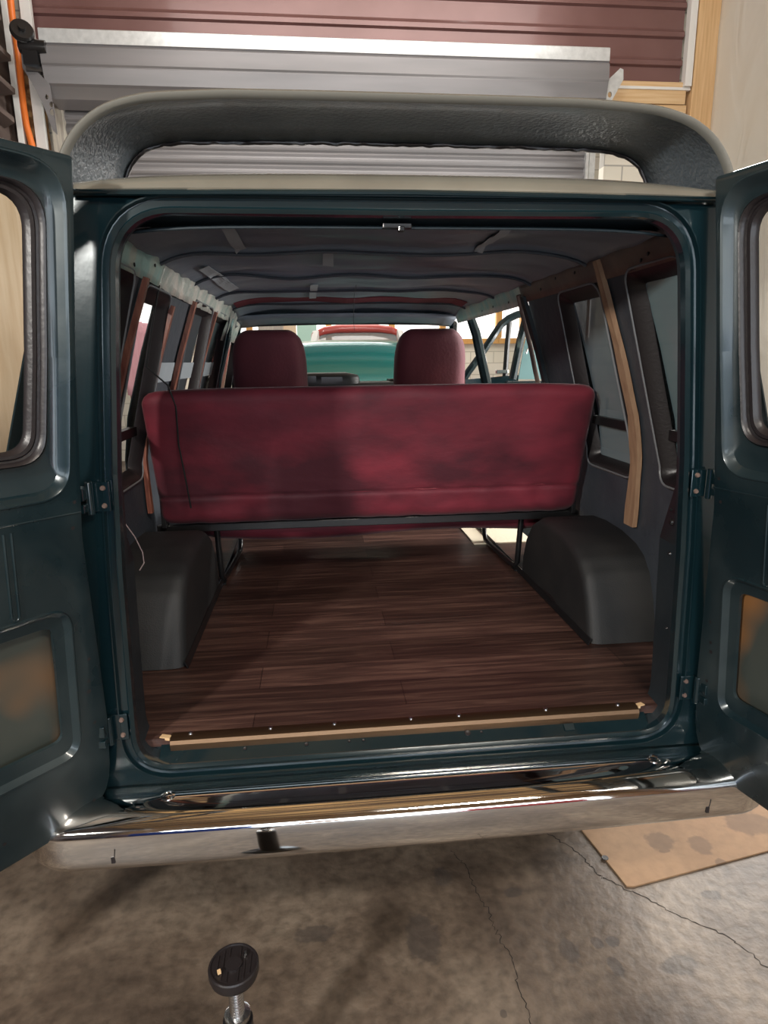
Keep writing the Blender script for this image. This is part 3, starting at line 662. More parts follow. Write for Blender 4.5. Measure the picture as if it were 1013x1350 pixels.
# headliner -------------------------------------------------------
BOWS = [.16, .80, 1.42, 2.05, 2.75, 3.35]
def HZ(x, y):
    e = min(1, abs(x)/.77); base = 2.055 - .014*e**4 - .05*e**10
    sag = 0
    for a, b in zip(BOWS, BOWS[1:]):
        if a <= y <= b: t = (y-a)/(b-a); sag = -.012*math.sin(math.pi*t)
    bow = 0
    for b in BOWS: bow += -.022*math.exp(-((y-b)/.025)**2)
    front = -.07*max(0, (y-2.8)/.6)**1.5
    k_ = 1-.7*e**3
    return base + sag*k_ + bow*k_ + front + .018*noise.noise(Vector((x*3.2, y*6, 1)))*(1-.8*e**4) - .002
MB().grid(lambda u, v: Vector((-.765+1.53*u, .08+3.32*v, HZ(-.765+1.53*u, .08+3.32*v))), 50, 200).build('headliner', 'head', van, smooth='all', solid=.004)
for k, b in enumerate(BOWS[1:]):
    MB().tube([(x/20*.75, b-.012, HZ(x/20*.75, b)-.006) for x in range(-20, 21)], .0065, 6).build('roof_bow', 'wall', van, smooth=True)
def tapepatch(px, label=None):
    P = []
    for q in px:
        p = atZ(q[0], q[1], 2.01); P.append(p)
    def fn(u, v):
        a = P[0].lerp(P[1], u); b = P[3].lerp(P[2], u); p = a.lerp(b, v); return Vector((p.x, p.y, HZ(p.x, p.y)-.011))
    MB().grid(fn, 6, 10).build('tape_patch', 'tape', van, solid=.001)
for q in ([(283, 304), (300, 303), (326, 336), (312, 340)], [(426, 342), (440, 342), (440, 359), (426, 358)], [(472, 306), (480, 306), (480, 313), (472, 313)],
          [(618, 346), (632, 344), (676, 310), (664, 308)], [(262, 357), (275, 354), (315, 384), (303, 388)], [(410, 380), (420, 380), (417, 398), (408, 398)]): tapepatch(q)
# maroon trim near the windscreen header, header panel
MB().grid(lambda u, v: Vector((-.72+1.44*u, 2.55+.16*v, HZ(-.72+1.44*u, 2.6)-.006-.012*v)), 20, 3).build('header_band', mat('maroon_trim', (.16, .02, .035), .7), van, solid=.004)
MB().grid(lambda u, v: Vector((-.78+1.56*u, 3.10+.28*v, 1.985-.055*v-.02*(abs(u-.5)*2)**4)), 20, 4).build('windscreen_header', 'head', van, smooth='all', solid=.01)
# rear header inner panel above the opening
MB().grid(lambda u, v: Vector((-.66+1.32*u, .06+.12*v, 1.972+.03*v-.015*(abs(u-.5)*2)**6)), 20, 4).build('rear_header', 'wall2', van, smooth='all', solid=.006)
MB().box((-.03, .055, 1.975), (.07, .02, .012)).box((-.02, .052, 1.968), (.015, .02, .012)).build('latch_striker', 'blackmetal', van, bevel=.002)

# floor --------------------------------------------------------
fl = MB().box((0, 1.98, FZ-.012), (1.92, 3.86, .024)); fl.build('cabin_floor', 'plank', van)
st = MB(); A = Vector((-.672, .045, .641)); B = Vector((.676, .045, .641))
pr_ = [(.034, .618), (.030, .640), (.034, .650), (.045, .6555), (.068, .6555), (.072, .6515), (.055, .649), (.042, .640), (.038, .618)]
st.add([(x, y, z) for (y, z) in pr_ for x in (-.672, .676)], [(2*i, 2*i+1, 2*((i+1) % len(pr_))+1, 2*((i+1) % len(pr_))) for i in range(len(pr_))])
sto = st.build('threshold_strip', 'alu', van, smooth=30)
for x in (-.62, -.40, -.22, 0.0, .14, .40, .62):
    MB().lathe([(0, 0), (.007, 0), (.006, .004), (.003, .005), (0, .005)], (x, .057, .6555), 12).build('screw', 'steel', sto, smooth=True)
# raw wood end peeking out at both strip ends
for s in (-1, 1): MB().box((s*.688, .058, .648), (.030, .016, .008), rz=s*.3).build('wood_sliver', 'wood_y', van)
# wheel well covers
def wheelwell(s):
    prof = [(.470, .652), (.485, .70), (.515, .79), (.560, .885), (.610, .935), (.68, .965), (.80, .985), (.95, .99), (1.08, .98), (1.18, .93), (1.25, .85), (1.29, .75), (1.30, .652)]
    xi = .715
    def fn(u, v):
        f = v*(len(prof)-1); i = min(int(f), len(prof)-2); t = f-i
        y = prof[i][0]+(prof[i+1][0]-prof[i][0])*t; z = prof[i][1]+(prof[i+1][1]-prof[i][1])*t
        return y, z
    NV = 49; cy, cz = .88, .60; mb = MB()
    # across: outer wall -> inner edge rounded -> inner face
    rows = []
    for (xx, shrink) in ((.975, 0), (.85, 0), (.76, 0), (.738, .004), (.724, .012), (.716, .025), (xi, .04)):
        row = []
        for j in range(NV):
            y, z = fn(0, j/(NV-1)); d = Vector((y-cy, z-cz)); L_ = d.length; d = d*(1-shrink/L_)
            row.append(Vector((s*xx, cy+d.x, max(.652, cz+d.y))))
        rows.append(row)
    vs = [p for r in rows for p in r]; fs = [(i*NV+j, i*NV+j+1, (i+1)*NV+j+1, (i+1)*NV+j) for i in range(len(rows)-1) for j in range(NV-1)]
    b = len(vs); vs.append(Vector((s*xi, cy, .652))); last = (len(rows)-1)*NV
    fs += [(last+j, last+j+1, b) for j in range(NV-1)]
    mb.add(vs, fs); return mb.build('wheel_well_cover', 'wheel', van, smooth=50)
wheelwell(1); wheelwell(-1)
for s in (-1, 1):
    MB().add([(s*.705, .47, .652), (s*.705, 3.4, .652), (s*.715, 3.4, .675), (s*.715, .47, .675)], [(0, 1, 2, 3)]).build('floor_edge_strip', 'blackmetal', van, solid=.004)
for x in (.80, .82, .86): MB().lathe([(0, 0), (.006, 0), (0, .002)], (x, 1.0, .991), 8).build('screw', 'blackmetal', van)

# cab: pillars, windscreen, dash, hood -----------------------------
for s in (-1, 1):
    MB().tube([(s*.80, 3.36, 1.93), (s*.84, 3.55, 1.72), (s*.90, 3.85, 1.42), (s*.93, 4.02, 1.25)], .030, 8).build('windscreen_pillar', 'paint', van, smooth=True)
MB().add([(-.79, 3.38, 1.92), (.79, 3.38, 1.92), (.92, 4.05, 1.27), (-.92, 4.05, 1.27)], [(0, 1, 2, 3)]).build('windscreen', 'windscreen', van)
MB().tube([(-.80, 3.36, 1.935), (0, 3.36, 1.95), (.80, 3.36, 1.935)], .022, 8).build('windscreen_frame', 'paint', van, smooth=True)
# B pillar on the right, between side doorway and passenger door
MB().tube([Vector((.965, 2.68, .66)), Vector((.955, 2.70, 1.25)), atX(640, 497, .92), atX(628, 440, .85), atX(617, 408, .79)], [.04, .04, .035, .033, .03], 8).build('door_pillar', 'paint', van, smooth=True)
MB().tube([Vector((-.965, 2.92, .66)), Vector((-.955, 2.92, 1.25)), (-.90, 2.92, 1.58), (-.83, 2.9, 1.8), (-.79, 2.88, 1.95)], .03, 8).build('door_pillar', 'paint', van, smooth=True)
d = MB().rbox((0, 3.72, 1.10), (1.80, .55, .80), .08, 8)
d.rbox((-.36, 3.66, 1.50), (.92, .36, .15), .06, 8); d.box((.6, 3.75, 1.50), (.5, .3, .03))
d.build('dashboard', 'black', van, smooth='all')
MB().box((-.12, 3.485, 1.52), (.16, .01, .05)).box((-.30, 3.485, 1.53), (.12, .01, .05)).build('instrument_panel', mat('dark_screen', (.05, .05, .055), .15), van)
# raised hood
hp = [atY(x, y, 4.55).z for x, y in ((450, 449),)]
def hood(u, v):
    x = .05+(-.72+1.44*u); e = abs(2*u-1); y = 4.02+.58*v; z = 1.36+(.485+.0)*v - .05*e**3*v
    bulge = .05*math.sin(math.pi*v)
    if v > .9: z += 0.0; y += .02
    return Vector((x, y-bulge*.2, z+bulge))
hd = MB().grid(hood, 24, 16).build('hood', 'teal_bright' if 'teal_bright' in MT else 'paint', van, smooth='all', solid=.02, label='raised teal hood seen through the windscreen')
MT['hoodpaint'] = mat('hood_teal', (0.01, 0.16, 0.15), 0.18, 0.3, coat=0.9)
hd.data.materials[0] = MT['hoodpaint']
MB().box((0, 4.35, .95), (1.84, .6, .8)).build('engine_bay', 'black', van)

# passenger door swung open outside the right front
def framepoly(points, r, m_, name, par, n=8):
    return MB().tube(points, r, n).build(name, m_, par, smooth=True)
H0 = Vector((.99, 3.55, 0)); H1 = Vector((1.42, 3.45, 0))
PD = 3.75
pd = MB()
fp = [atY(x, y, PD) for x, y in [(612, 500), (618, 490), (630, 474), (641, 458), (652, 441), (661, 428), (671, 420), (682, 415), (690, 413)]]
pdoor = MB().tube(fp, .030, 8).build('passenger_door', 'paint', van, smooth=True)
pl = [atY(612, 497, PD), atY(682, 494, PD)]
MB().add([(pl[0].x, PD, .6), (pl[1].x, PD, .6), (pl[1].x, PD, pl[1].z), (pl[0].x, PD, pl[0].z-.02)], [(0, 1, 2, 3)]).build('door_panel', 'paint', pdoor, solid=.08)
MB().tube([atY(666, 497, PD), atY(669, 455, PD), atY(672, 424, PD)], .022, 8).build('vent_window_bar', 'black', pdoor, smooth=True)
gp = [atY(x, y, PD) for x, y in [(612, 500), (630, 474), (652, 441), (661, 428), (671, 420), (690, 413), (678, 496)]]
MB().add(gp, [tuple(range(len(gp)))]).build('window_glass', 'windscreen', pdoor)
MB().box(atY(662, 490, PD-.05), (.10, .04, .03)).build('door_handle', 'steel', pdoor, bevel=.004)
# side cargo door leaf folded outward
SD = 3.2
sp = [atY(x, y, SD) for x, y in [(676, 500), (681, 475), (686, 450), (691, 430), (697, 412), (703, 404)]]
sdoor = MB().tube(sp, .030, 8).build('side_cargo_door', 'paint', van, smooth=True)
q = [atY(x, y, SD) for x, y in [(684, 500), (690, 465), (697, 430), (703, 410), (730, 405), (742, 500)]]
MB().add([p + Vector((0, .01, 0)) for p in q], [tuple(range(len(q)))]).build('door_glass', 'leaf', sdoor, solid=.01)
MB().tube([atY(x, y, SD-.03) for x, y in [(694, 466), (696, 460), (716, 460)]], .008, 6).build('grab_rail', 'steel', sdoor, smooth=True)
MB().box(atY(707, 447, SD-.02), (.12, .02, .03)).build('vent_louver', 'white', sdoor)
MB().box((q[0].x+.12, SD+.02, .85), (.42, .05, 1.3)).build('door_panel', 'paint', sdoor)

# spoiler -------------------------------------------------------
rimL = [(-.80, 2.035), (-.765, 2.117), (-.732, 2.162), (-.672, 2.203), (-.583, 2.226), (-.406, 2.236), (-.2, 2.237), (0, 2.237)]
rimpts = rimL + [(-x, z) for x, z in reversed(rimL[:-1])]
def resample(P, n):
    P = [Vector(p) for p in P]; L_ = [0]
    for a, b in zip(P, P[1:]): L_.append(L_[-1]+(b-a).length)
    out = []
    for k in range(n):
        t = L_[-1]*k/(n-1); i = max(j for j in range(len(L_)) if L_[j] <= t+1e-9); i = min(i, len(P)-2)
        out.append(P[i].lerp(P[i+1], (t-L_[i])/max(1e-9, L_[i+1]-L_[i])))
    return out
def smooth2(P, it=3):
    for _ in range(it): P = [P[0]] + [(P[i-1]+P[i]*2+P[i+1])/4 for i in range(1, len(P)-1)] + [P[-1]]
    return P
def angres(P, c, n, a0, a1):
    res = []
    for k in range(n):
        a = a0+(a1-a0)*k/(n-1); d = Vector((math.cos(a), math.sin(a)*1.0)); best = None
        for p, q in zip(P, P[1:]):
            e = (q[0]-p[0], q[1]-p[1]); den = d.x*e[1]-d.y*e[0]
            if abs(den) < 1e-12: continue
            t = ((p[0]-c[0])*e[1]-(p[1]-c[1])*e[0])/den; u = ((p[0]-c[0])*d.y-(p[1]-c[1])*d.x)/den
            if t > 0 and -.001 <= u <= 1.001 and (best is None or t > best): best = t
        res.append(Vector((c[0]+d.x*best, c[1]+d.y*best)))
    return res
N_ = 97
holeL = [(-.700, 2.03), (-.722, 2.12), (-.708, 2.155), (-.68, 2.192), (-.62, 2.213), (-.54, 2.222), (-.3, 2.226), (0, 2.227)]
hole = [(-x, z) for x, z in [(-.715, 2.05)]]  # placeholder, rebuilt below
holeL = [(-.735, 2.03), (-.720, 2.125), (-.700, 2.170), (-.665, 2.202), (-.60, 2.219), (-.5, 2.224), (-.25, 2.227), (0, 2.228)]
holep = holeL + [(-x, z) for x, z in reversed(holeL[:-1])]
Rm = smooth2(resample(rimpts, N_), 4); Hl = smooth2(resample(holep, N_), 3)
def mk(P, y, dx=0, dz=0): return [Vector((p.x*(1+dx), y, p.y+dz)) for p in P]
def off2(P, d):
    out = []
    for i in range(len(P)):
        t = (P[min(i+1, len(P)-1)]-P[max(i-1, 0)]).normalized(); out.append(P[i]+Vector((-t.y, t.x))*d)
    return out
mid = [Rm[i].lerp(Hl[i], .5)+Vector((0, .02)) for i in range(N_)]
base_in = [off2(Rm, -.020), mid, Hl]
def strip(mb, rows):
    n = len(rows[0]); mb.add([p for r in rows for p in r], [(i*n+j, i*n+j+1, (i+1)*n+j+1, (i+1)*n+j) for i in range(len(rows)-1) for j in range(n-1)])
s1 = MB()
In0 = off2(Rm, -.004)
strip(s1, [mk(off2(Rm, -.011), .012), mk([In0[i].lerp(Hl[i], .35)+Vector((0, .012)) for i in range(N_)], .10), mk([In0[i].lerp(Hl[i], .7)+Vector((0, .012)) for i in range(N_)], .20), mk(Hl, .30)])
strip(s1, [mk(Hl, .30), mk(off2(Hl, .012), .315), mk(off2(Hl, .03), .30)])
defl = s1.build('roof_deflector', 'fiber', van, smooth=60)
s2 = MB()
strip(s2, [mk(off2(Rm, -.011), .012), mk(off2(Rm, -.009), -.004), mk(Rm, -.008), mk(off2(Rm, .007), .004), mk(off2(Rm, .006), .06), mk([Rm[i].lerp(Hl[i], .45)+Vector((0, .05)) for i in range(N_)], .16), mk(off2(Hl, .03), .30)])
s2.build('deflector_shell', 'rim', defl, smooth=60)
s3 = MB(); n3 = []
s3.tube([p + Vector((0, 0.0, 0)) + Vector((random.gauss(0, .0008), random.gauss(0, .001), random.gauss(0, .001))) for p in mk(off2(Hl, -.002), .297)], [.005+random.uniform(0, .002) for _ in range(N_)], 6)
s3.build('sealant_bead', 'rubber', defl, smooth=60)

# bumper -------------------------------------------------------
bp_ = [(.05, .537), (.0, .5385), (-.02, .542), (-.04, .547), (-.052, .5485), (-.058, .551), (-.075, .552), (-.095, .549), (-.112, .5435), (-.127, .536), (-.138, .5285), (-.146, .5205), (-.151, .511), (-.1525, .504), (-.154, .46), (-.152, .428), (-.146, .414), (-.128, .404), (-.09, .40)]
def bump_pt(u, v):
    f = v*(len(bp_)-1); i = min(int(f), len(bp_)-2); t = f-i
    y = bp_[i][0]+(bp_[i+1][0]-bp_[i][0])*t; z = bp_[i][1]+(bp_[i+1][1]-bp_[i][1])*t
    d = -y   # distance out from the body
    # plan path: straight then wrapping round the corners
    s = (u-.5)*2; sx = 1 if s > 0 else -1; a = abs(s)
    bow = .012*(1-min(1, a/.8)**2)
    if a < .80: return Vector((s/.80*.90, y-bow*(1 if d > .1 else 0), z))
    ang = (a-.80)/.20*math.pi/2*1.02; r = .14
    cx, cy = .90, .0
    rad = d if d > 0 else 0
    k = .045
    X_ = cx+(rad)*math.sin(ang)*.95+k*math.sin(ang)*0; Y_ = -rad*math.cos(ang)
    if d <= 0: return Vector((sx*cx, y, z))
    zz = z + (.02*(a-.80)/.20 if z < .47 else 0)
    return Vector((sx*X_, Y_, zz))
bmp = MB().grid(bump_pt, 121, (len(bp_)-1)*2+1).build('bumper', 'chrome', van, smooth=60)
for x, px in ((-.664, 0), (.677, 0)):
    MB().lathe([(0, 0), (.016, 0), (.018, .003), (.012, .004), (.010, .0015), (0, .003)], (x, -.065, .5515), 20).build('bumper_bolt', 'chrome', bmp, smooth=True)
for x in (-.788, .793):
    b = MB(); b.box((x, -.1565, .446), (.009, .003, .018)); b.tube([(x+.004, -.156, .456), (x+.006, -.156, .468), (x+.007, -.156, .478)], .0016, 6)
    b.build('bumper_slot', 'rubber', bmp)

for s in (-1, 1):
    for y in (.90, 4.2):
        wh = MB().lathe([(0, -.11), (.19, -.11), (.20, -.12), (.33, -.115), (.36, -.08), (.36, .08), (.33, .115), (.20, .12), (.19, .10), (.12, .06), (0, .06)], (s*.83, y, .36), 40, Matrix.Rotation(s*math.pi/2, 3, 'Y')).build('wheel', 'rubber', van, smooth=True)
        MB().lathe([(0, .05), (.18, .08), (.19, .10), (.18, .11), (.10, .08), (.04, .10), (0, .10)], (s*.83, y, .36), 30, Matrix.Rotation(s*math.pi/2, 3, 'Y')).build('wheel_rim', 'steel', wh, smooth=True)
# rear doors -------------------------------------------------------
def rear_door(O, u, w_, n, lab):
    O, u, w_, n = Vector(O), Vector(u), Vector(w_), Vector(n)
    def P(a, b, h=0): return O + u*a + w_*b + n*h
    W_ = .715
    out = roundpoly([(0.0, 0.0, .012), (W_, 0.0, .012), (W_-.004, .30, .1), (W_, .80, .1), (W_, 1.3, 0), (W_, 1.578, .012), (.0, 1.578, .14), (0.0, 1.30, .1), (.034, .80, .25), (.022, .40, .2)], 6)
    ridge = roundpoly([(.022, .022, .085), (.69, .022, .085), (.662, .40, .1), (.652, .697, .075), (.062, .700, .075), (.040, .40, .1)], 8)
    sealo = roundpoly([(.052, .062, .075), (.655, .062, .075), (.64, .40, 0), (.632, .625, .07), (.095, .625, .07), (.075, .40, 0)], 8)
    seali = roundpoly([(.094, .088, .06), (.62, .088, .06), (.60, .40, 0), (.595, .592, .05), (.136, .592, .05), (.116, .40, 0)], 8)
    lr = roundpoly([(.080, .968, .055), (.64, .968, .055), (.64, 1.368, .05), (.078, 1.368, .05)], 8)
    lh = roundpoly([(.118, 1.006, .025), (.60, 1.006, .025), (.60, 1.318, .025), (.113, 1.318, .025)], 8)
    mb = MB()
    def L3(poly, h): return [P(a, b, h) for a, b in poly]
    ino = offset(out, -.007)
    mb.fill(ino, [offset(ridge, .006), offset(lr, .006)], lambda a, b: P(a, b, 0))
    mb.loops([L3(ino, 0), L3(offset(out, -.002), -.002), L3(out, -.008), L3(out, -.040)])
    # window recess
    r2 = []
    mb.loops([L3(offset(ridge, .006), 0), L3(offset(ridge, .003), .004), L3(ridge, .004), L3(offset(ridge, -.006), -.001), L3(offset(ridge, -.016), -.016)])
    rs_ = radial(ridge, sealo, (.36, .36)); rin = offset(ridge, -.016)
    mb.loops([L3(rin, -.016), [P(a, b, -.024) for a, b in [((p[0]+q[0])/2, (p[1]+q[1])/2) for p, q in zip(rin, rs_)]], L3(rs_, -.026)])
    # access panel recess
    mb.loops([L3(offset(lr, .006), 0), L3(offset(lr, .003), .003), L3(lr, .003), L3(offset(lr, -.006), -.004), L3(offset(lr, -.012), -.010)])
    ls = radial(lr, lh, (.36, 1.16)); mb.loops([L3(offset(lr, -.012), -.010), L3(ls, -.012), L3(ls, -.022)])
    # crease under the window and pressed beads
    mb.tube([P(.036, .742, 0), P(W_-.02, .736, 0)], .0022, 6)
    for x in (.20, .515):
        for dx in (-.008, .008):
            mb.tube([P(x+dx, .757, 0), P(x+dx, .95, 0)], .003, 6)
        mb.tube([P(x+.008*math.cos(t), .95+.010*math.sin(t), 0) for t in [math.pi*k/6 for k in range(7)]], .003, 6)
    mb.cur = 1
    for (a, b) in ((.058, .776), (.050, .716), (.041, 1.118), (.045, 1.178), (.047, 1.206), (.037, 1.30), (.053, 1.527), (.275, 1.505), (.40, .88), (.42, 1.50)):
        rr = .0045 if b != 1.206 else .0055
        mb.add([P(a+rr*math.cos(t*math.pi/5), b+rr*math.sin(t*math.pi/5), .0006) for t in range(10)], [tuple(range(10))])
    mb.cur = 0
    d = mb.build('rear_door', ['paint_in', 'rubber'], van, smooth=35, label=lab)
    # outer skin
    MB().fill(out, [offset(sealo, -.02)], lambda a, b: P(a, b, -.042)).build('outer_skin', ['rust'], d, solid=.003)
    s_ = MB(); so, sn = sealo, radial(sealo, seali, (.36, .36))
    mixp = lambda t: [(p[0]+(q[0]-p[0])*t, p[1]+(q[1]-p[1])*t) for p, q in zip(so, sn)]
    s_.loops([L3(so, -.028), L3(mixp(.06), -.014), L3(mixp(.18), -.009), L3(mixp(.32), -.013), L3(mixp(.38), -.02), L3(mixp(.5), -.022), L3(mixp(.62), -.017), L3(mixp(.8), -.018), L3(mixp(.92), -.024), L3(sn, -.030), L3(sn, -.036)])
    s_.build('window_seal', 'rubber', d, smooth=40)
    MB().fill(offset(seali, .01), [], lambda a, b: P(a, b, -.033)).build('window_glass', 'glass', d)
    return d
rear_door((-.704, -.119, 2.07), (-.65999, -.75127, 0), (-.07579, .06658, -.9949), (.74744, -.65663, -.10088), 'left rear door with cut-out lower panel')
rear_door((.708, -.039, 2.07), (.25589, -.9667, 0), (.08163, .02161, -.99643), (-.96325, -.25498, -.08444), 'right rear door with cut-out lower panel')
def hinge(px, py, s, y):
    c = atY(px, py, y); h_ = MB()
    h_.tube([c+Vector((-s*.0, -.02, .04)), c+Vector((0, -.02, -.04))], .009, 10)
    h_.box(c+Vector((-s*.022, -.004, 0)), (.042, .006, .075)); h_.box(c+Vector((s*.012, -.035, .015)), (.02, .04, .03)); h_.box(c+Vector((s*.012, -.035, -.02)), (.02, .04, .02))
    o = h_.build('door_hinge', 'paint', van, bevel=.002)
    for dz in (-.022, .022):
        MB().lathe([(0, 0), (.007, 0), (.005, .005), (0, .005)], c+Vector((-s*.028, -.007, dz)), 10, Matrix.Rotation(math.pi/2, 3, 'X')).build('hinge_bolt', 'railbr', o, smooth=True)
hinge(122, 655, -1, .005); hinge(148, 958, -1, .005); hinge(930, 636, 1, .005); hinge(914, 905, 1, .005)
# latch hardware on the right D-pillar
for (px, py, r) in ((886, 688, .010), (884, 730, .006), (886, 672, .004), (880, 828, .003)):
    c = atX(px, py, .738)
    MB().lathe([(0, 0), (r, 0), (r*.7, .006), (0, .007)], c, 12, Matrix.Rotation(-math.pi/2, 3, 'Y')).build('pillar_stud', 'blackmetal', van, smooth=True)

# ================================================================ BENCH SEAT
bn = thing('bench_seat', (0, 1.35, FZ), 'wide maroon velvet bench seat seen from behind on black tube legs', 'bench seat')
def bfn(p):
    t = (p.z+.30)/.60
    q = p.copy()
    q.x *= (1.005 + .0*t) if True else 1
    q.y += -.19*(t-.5) - .018*math.cos(math.pi*min(1, abs(p.x)/.92)/2)*math.sin(math.pi*max(0, min(1, t))) * (1 if p.y < 0 else -1)
    if p.y < 0:
        q.y += .010*noise.noise(Vector((p.x*3.5, p.z*5+p.x*2.5, 0)))
        if t < .26: q.y += .020*noise.noise(Vector((p.x*13, p.z*6, 2)))*(1-t/.26*.4)
        q.y += .010*math.exp(-((t-.235)/.012)**2)
    q.z -= .012*(abs(p.x)/.9)**6*max(0, t)
    return q
MB().rbox((0, 1.135, 1.272), (1.83, .15, .585), .055, 60, bfn).build('seat_back', 'velvet', bn, smooth='all')
MB().tube([(x/30*.885, 1.092+.02-.018*math.cos(math.pi*abs(x)/66)+.012, 1.122+.006*noise.noise(Vector((x*.2, 0, 0)))) for x in range(-30, 31)], .0035, 6).build('piping', 'piping_r', bn, smooth=True)
MB().tube([(s_, 1.098, 1.535) for s_ in (-.86, -.4, 0, .4, .86)], .0028, 6).build('top_piping', 'piping_r', bn, smooth=True)
MB().rbox((.02, 1.62, .90), (1.70, .62, .17), .06, 12, lambda p: Vector((p.x, p.y, p.z-.05*(p.y/.3)+.012*math.sin(p.x*5)))).build('seat_cushion', 'velvet', bn, smooth='all')
MB().box((0.0, 1.215, .958), (1.90, .03, .034)).box((0, 1.85, .84), (1.5, .03, .03)).build('frame_rail', 'blackmetal', bn, bevel=.003)
for s in (-1, 1):
    x = .712*s
    pts = [(x, 1.30, .96), (x, 1.33, .78), (x, 1.345, .69), (x*.995, 1.36, .668), (x*.985, 1.42, .663), (x*.965, 1.75, .663), (x*.96, 1.84, .668), (x*.958, 1.87, .70), (x*.957, 1.88, .86)]
    leg = MB().tube(pts, .0135, 10).build('leg', 'blackmetal', bn, smooth=True)
    MB().box((x, 1.345, .655), (.04, .05, .006)).build('foot_plate', 'blackmetal', leg)
for s in (-1, 1):
    MB().tube([(s*.90, 1.17, 1.22), (s*.915, 1.18, 1.1), (s*.90, 1.20, .99)], .008, 8).build('recline_lever', 'blackmetal', bn, smooth=True)
    MB().box((s*.91, 1.19, 1.05), (.02, .05, .16)).build('hinge_plate', 'blackmetal', bn, bevel=.003)

# front bucket seats
def bucket(x, label, sc_=1.0, z0=0):
    t = thing('bucket_seat', (x, 2.85, FZ), label, 'seat', 'front bucket seats')
    def fn(p):
        q = p.copy(); k = (p.z+.52)/1.04
        wd = 1 - .05*max(0, k-.5)*2 - (.55*max(0, k-.80)/.2*max(0, k-.80)/.2*.35)
        q.x = p.x*wd; q.y += -.20*(k-.5); q.y -= .03*(1-(p.x/.25)**2)*(1 if p.y < 0 else -.4)
        return q
    MB().rbox((x, 2.80, 1.345), (.49*sc_, .17, 1.03), .085, 20, fn).build('seat_back', 'velvet2', t, smooth='all')
    MB().rbox((x, 3.10, .98), (.52, .55, .20), .07, 8).build('seat_cushion', 'velvet2', t, smooth='all')
    MB().box((x, 3.05, .76), (.42, .45, .23)).build('pedestal', 'black', t, bevel=.01)
    e = []
    for k in range(40):
        a = math.pi*k/39; e.append(Vector((x - math.cos(a)*.235*sc_, 2.80-.09-.04-.0, 1.66+math.sin(a)**.75*.185)))
    return t
bucket(-.535, 'left maroon front bucket seat, its rounded top rising over the bench')
bucket(.515, 'right maroon front bucket seat, its rounded top rising over the bench')

# steering wheel is hidden; cream mat at the side doorway
mt = MB().box((.78, 2.12, FZ+.004), (.34, .62, .008), rz=.0); o = mt.build('floor_mat', 'mat_cream', bevel=.002)
tag(o, 'cream floor mat by the side doorway beyond the bench', 'mat')

pk = atX(182, 470, -1.9)
MB_ = MB().grid(lambda u, v: Vector((-1.9+.03*math.sin(u*22), pk.y-.45+.9*u, pk.z+.32-.75*v*(1-.25*abs(u-.5)))), 30, 8)
o = MB_.build('hanging_cloth', 'pinkcloth', smooth=True, solid=.006); tag(o, 'pink cloth hanging outside the nearest left side window', 'cloth')
# wires inside
c = MB().tube([(-.775, .86, 1.93), (-.80, .87, 1.85), (-.86, .92, 1.65), (-.80, .97, 1.58), (-.78, .985, 1.50), (-.785, 1.0, 1.35), (-.775, 1.03, 1.2), (-.77, 1.06, 1.08)], .0035, 6).build('cable', 'black', smooth=True)
tag(c, 'thin black cable hanging from the left rail over the bench back', 'cable')
c = MB().tube([atY(165, 690, .25), atY(178, 708, .26), atY(188, 728, .27), atY(190, 742, .27), atY(184, 752, .26)], .0018, 6).build('wire', 'piping', smooth=True)
tag(c, 'short pale wire curling out low behind the left door jamb', 'wire')
c = MB().tube([(.12-.16, 1.5, 2.0), (-.05, 1.52, 1.95), (-.052, 1.53, 1.90), (-.055, 1.53, 1.84), (-.05, 1.53, 1.80)], .0012, 5).build('wire', 'black', smooth=True)
tag(c, 'thin dark wire dangling from the middle of the headliner', 'wire')

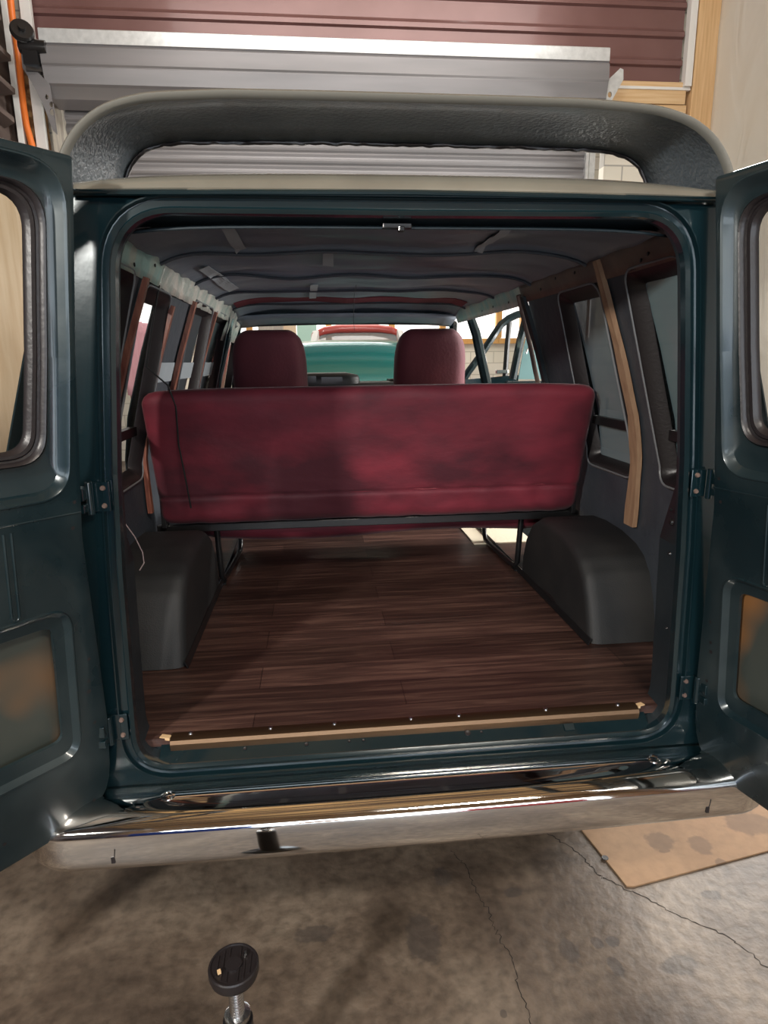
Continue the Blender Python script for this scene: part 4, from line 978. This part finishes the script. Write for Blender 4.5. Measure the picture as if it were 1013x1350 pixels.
# ================================================================ ON THE GARAGE FLOOR
cb = [atZ(765, 1093, 0), atZ(795, 1133, 0), atZ(832, 1171, 0), atZ(1040, 1122, 0), atZ(1100, 1090, 0)]
cbp = [(cb[0].x, cb[0].y), (cb[2].x-.012, cb[2].y+.005), (cb[2].x+.012, cb[2].y+.001), (1.48, .19), (1.42, .62), (.56, .62)]
co = MB().add([(x, y, .001) for x, y in cbp] + [(x, y, .006) for x, y in cbp], [tuple(range(6))[::-1], tuple(range(6, 12))] + [(i, (i+1) % 6, 6+(i+1) % 6, 6+i) for i in range(6)]).build('cardboard_sheet', 'cardboard')
tag(co, 'flat brown cardboard sheet with oily spots on the concrete under the bumper', 'cardboard')
# small notch / lug on its edge
nt_ = MB().lathe([(0, 0), (.011, 0), (.011, .0015), (0, .0015)], (atZ(798, 1133, 0).x, atZ(798, 1133, 0).y, .006), 14).build('cardboard_notch', 'rubber'); nt_.parent = co
# lift jack pad
jz = .46
jc = atZ(308, 1272, jz); 
jk = thing('lift_jack', (jc.x-.002, jc.y+.0, 0), 'small screw jack with round black rubber pad on the concrete', 'jack')
cx_, cy_ = jc.x, jc.y
g = [(0, -.022), (.040, -.022), (.048, -.014), (.051, -.004), (.051, .010), (.049, .013), (.046, .013), (.045, .010)]
pad = MB().lathe(g + [(0, .010)], (cx_, cy_, jz-.010), 40)
for k in range(-3, 4):
    L2 = math.sqrt(max(0, .040**2-(k*.011)**2))
    if abs(k) > 0: pad.box((cx_+k*.011, cy_, jz+.001), (.0035, 2*L2, .003), rz=0)
pad.lathe([(.014, 0), (.017, 0), (.017, .004), (.014, .004)], (cx_, cy_, jz), 24)
pad.build('rubber_pad', 'rubber', jk, smooth=30)
MB().lathe([(0, -.14), (.0155, -.14)] + [(.0155 if k % 2 else .0142, -.14+.0035*k) for k in range(35)] + [(0, -.02)], (cx_, cy_, jz-.012), 24).build('screw_shaft', 'steel', jk, smooth=20)
MB().lathe([(0, 0), (.026, 0), (.027, .004), (.027, .012), (.022, .014), (0, .014)], (cx_, cy_, jz-.135), 28).build('collar', 'steel', jk, smooth=30)
MB().lathe([(0, 0), (.10, 0), (.10, .02), (.05, .04), (.034, .08), (.031, .318), (0, .318)], (cx_, cy_, .001), 28).build('base', 'blackmetal', jk, smooth=30)
o = MB().box((cx_-.026, cy_-.018, jz+.006), (.007, .007, .006), rz=.4).build('wood_chip', 'wood_y'); tag(o, 'tiny pale wood chip lying on the black jack pad', 'chip')
o = MB().box((cx_+.022, cy_+.020, jz+.005), (.005, .008, .005), rz=.2).build('metal_chip', 'steel'); tag(o, 'tiny silvery chip lying on the black jack pad', 'chip')
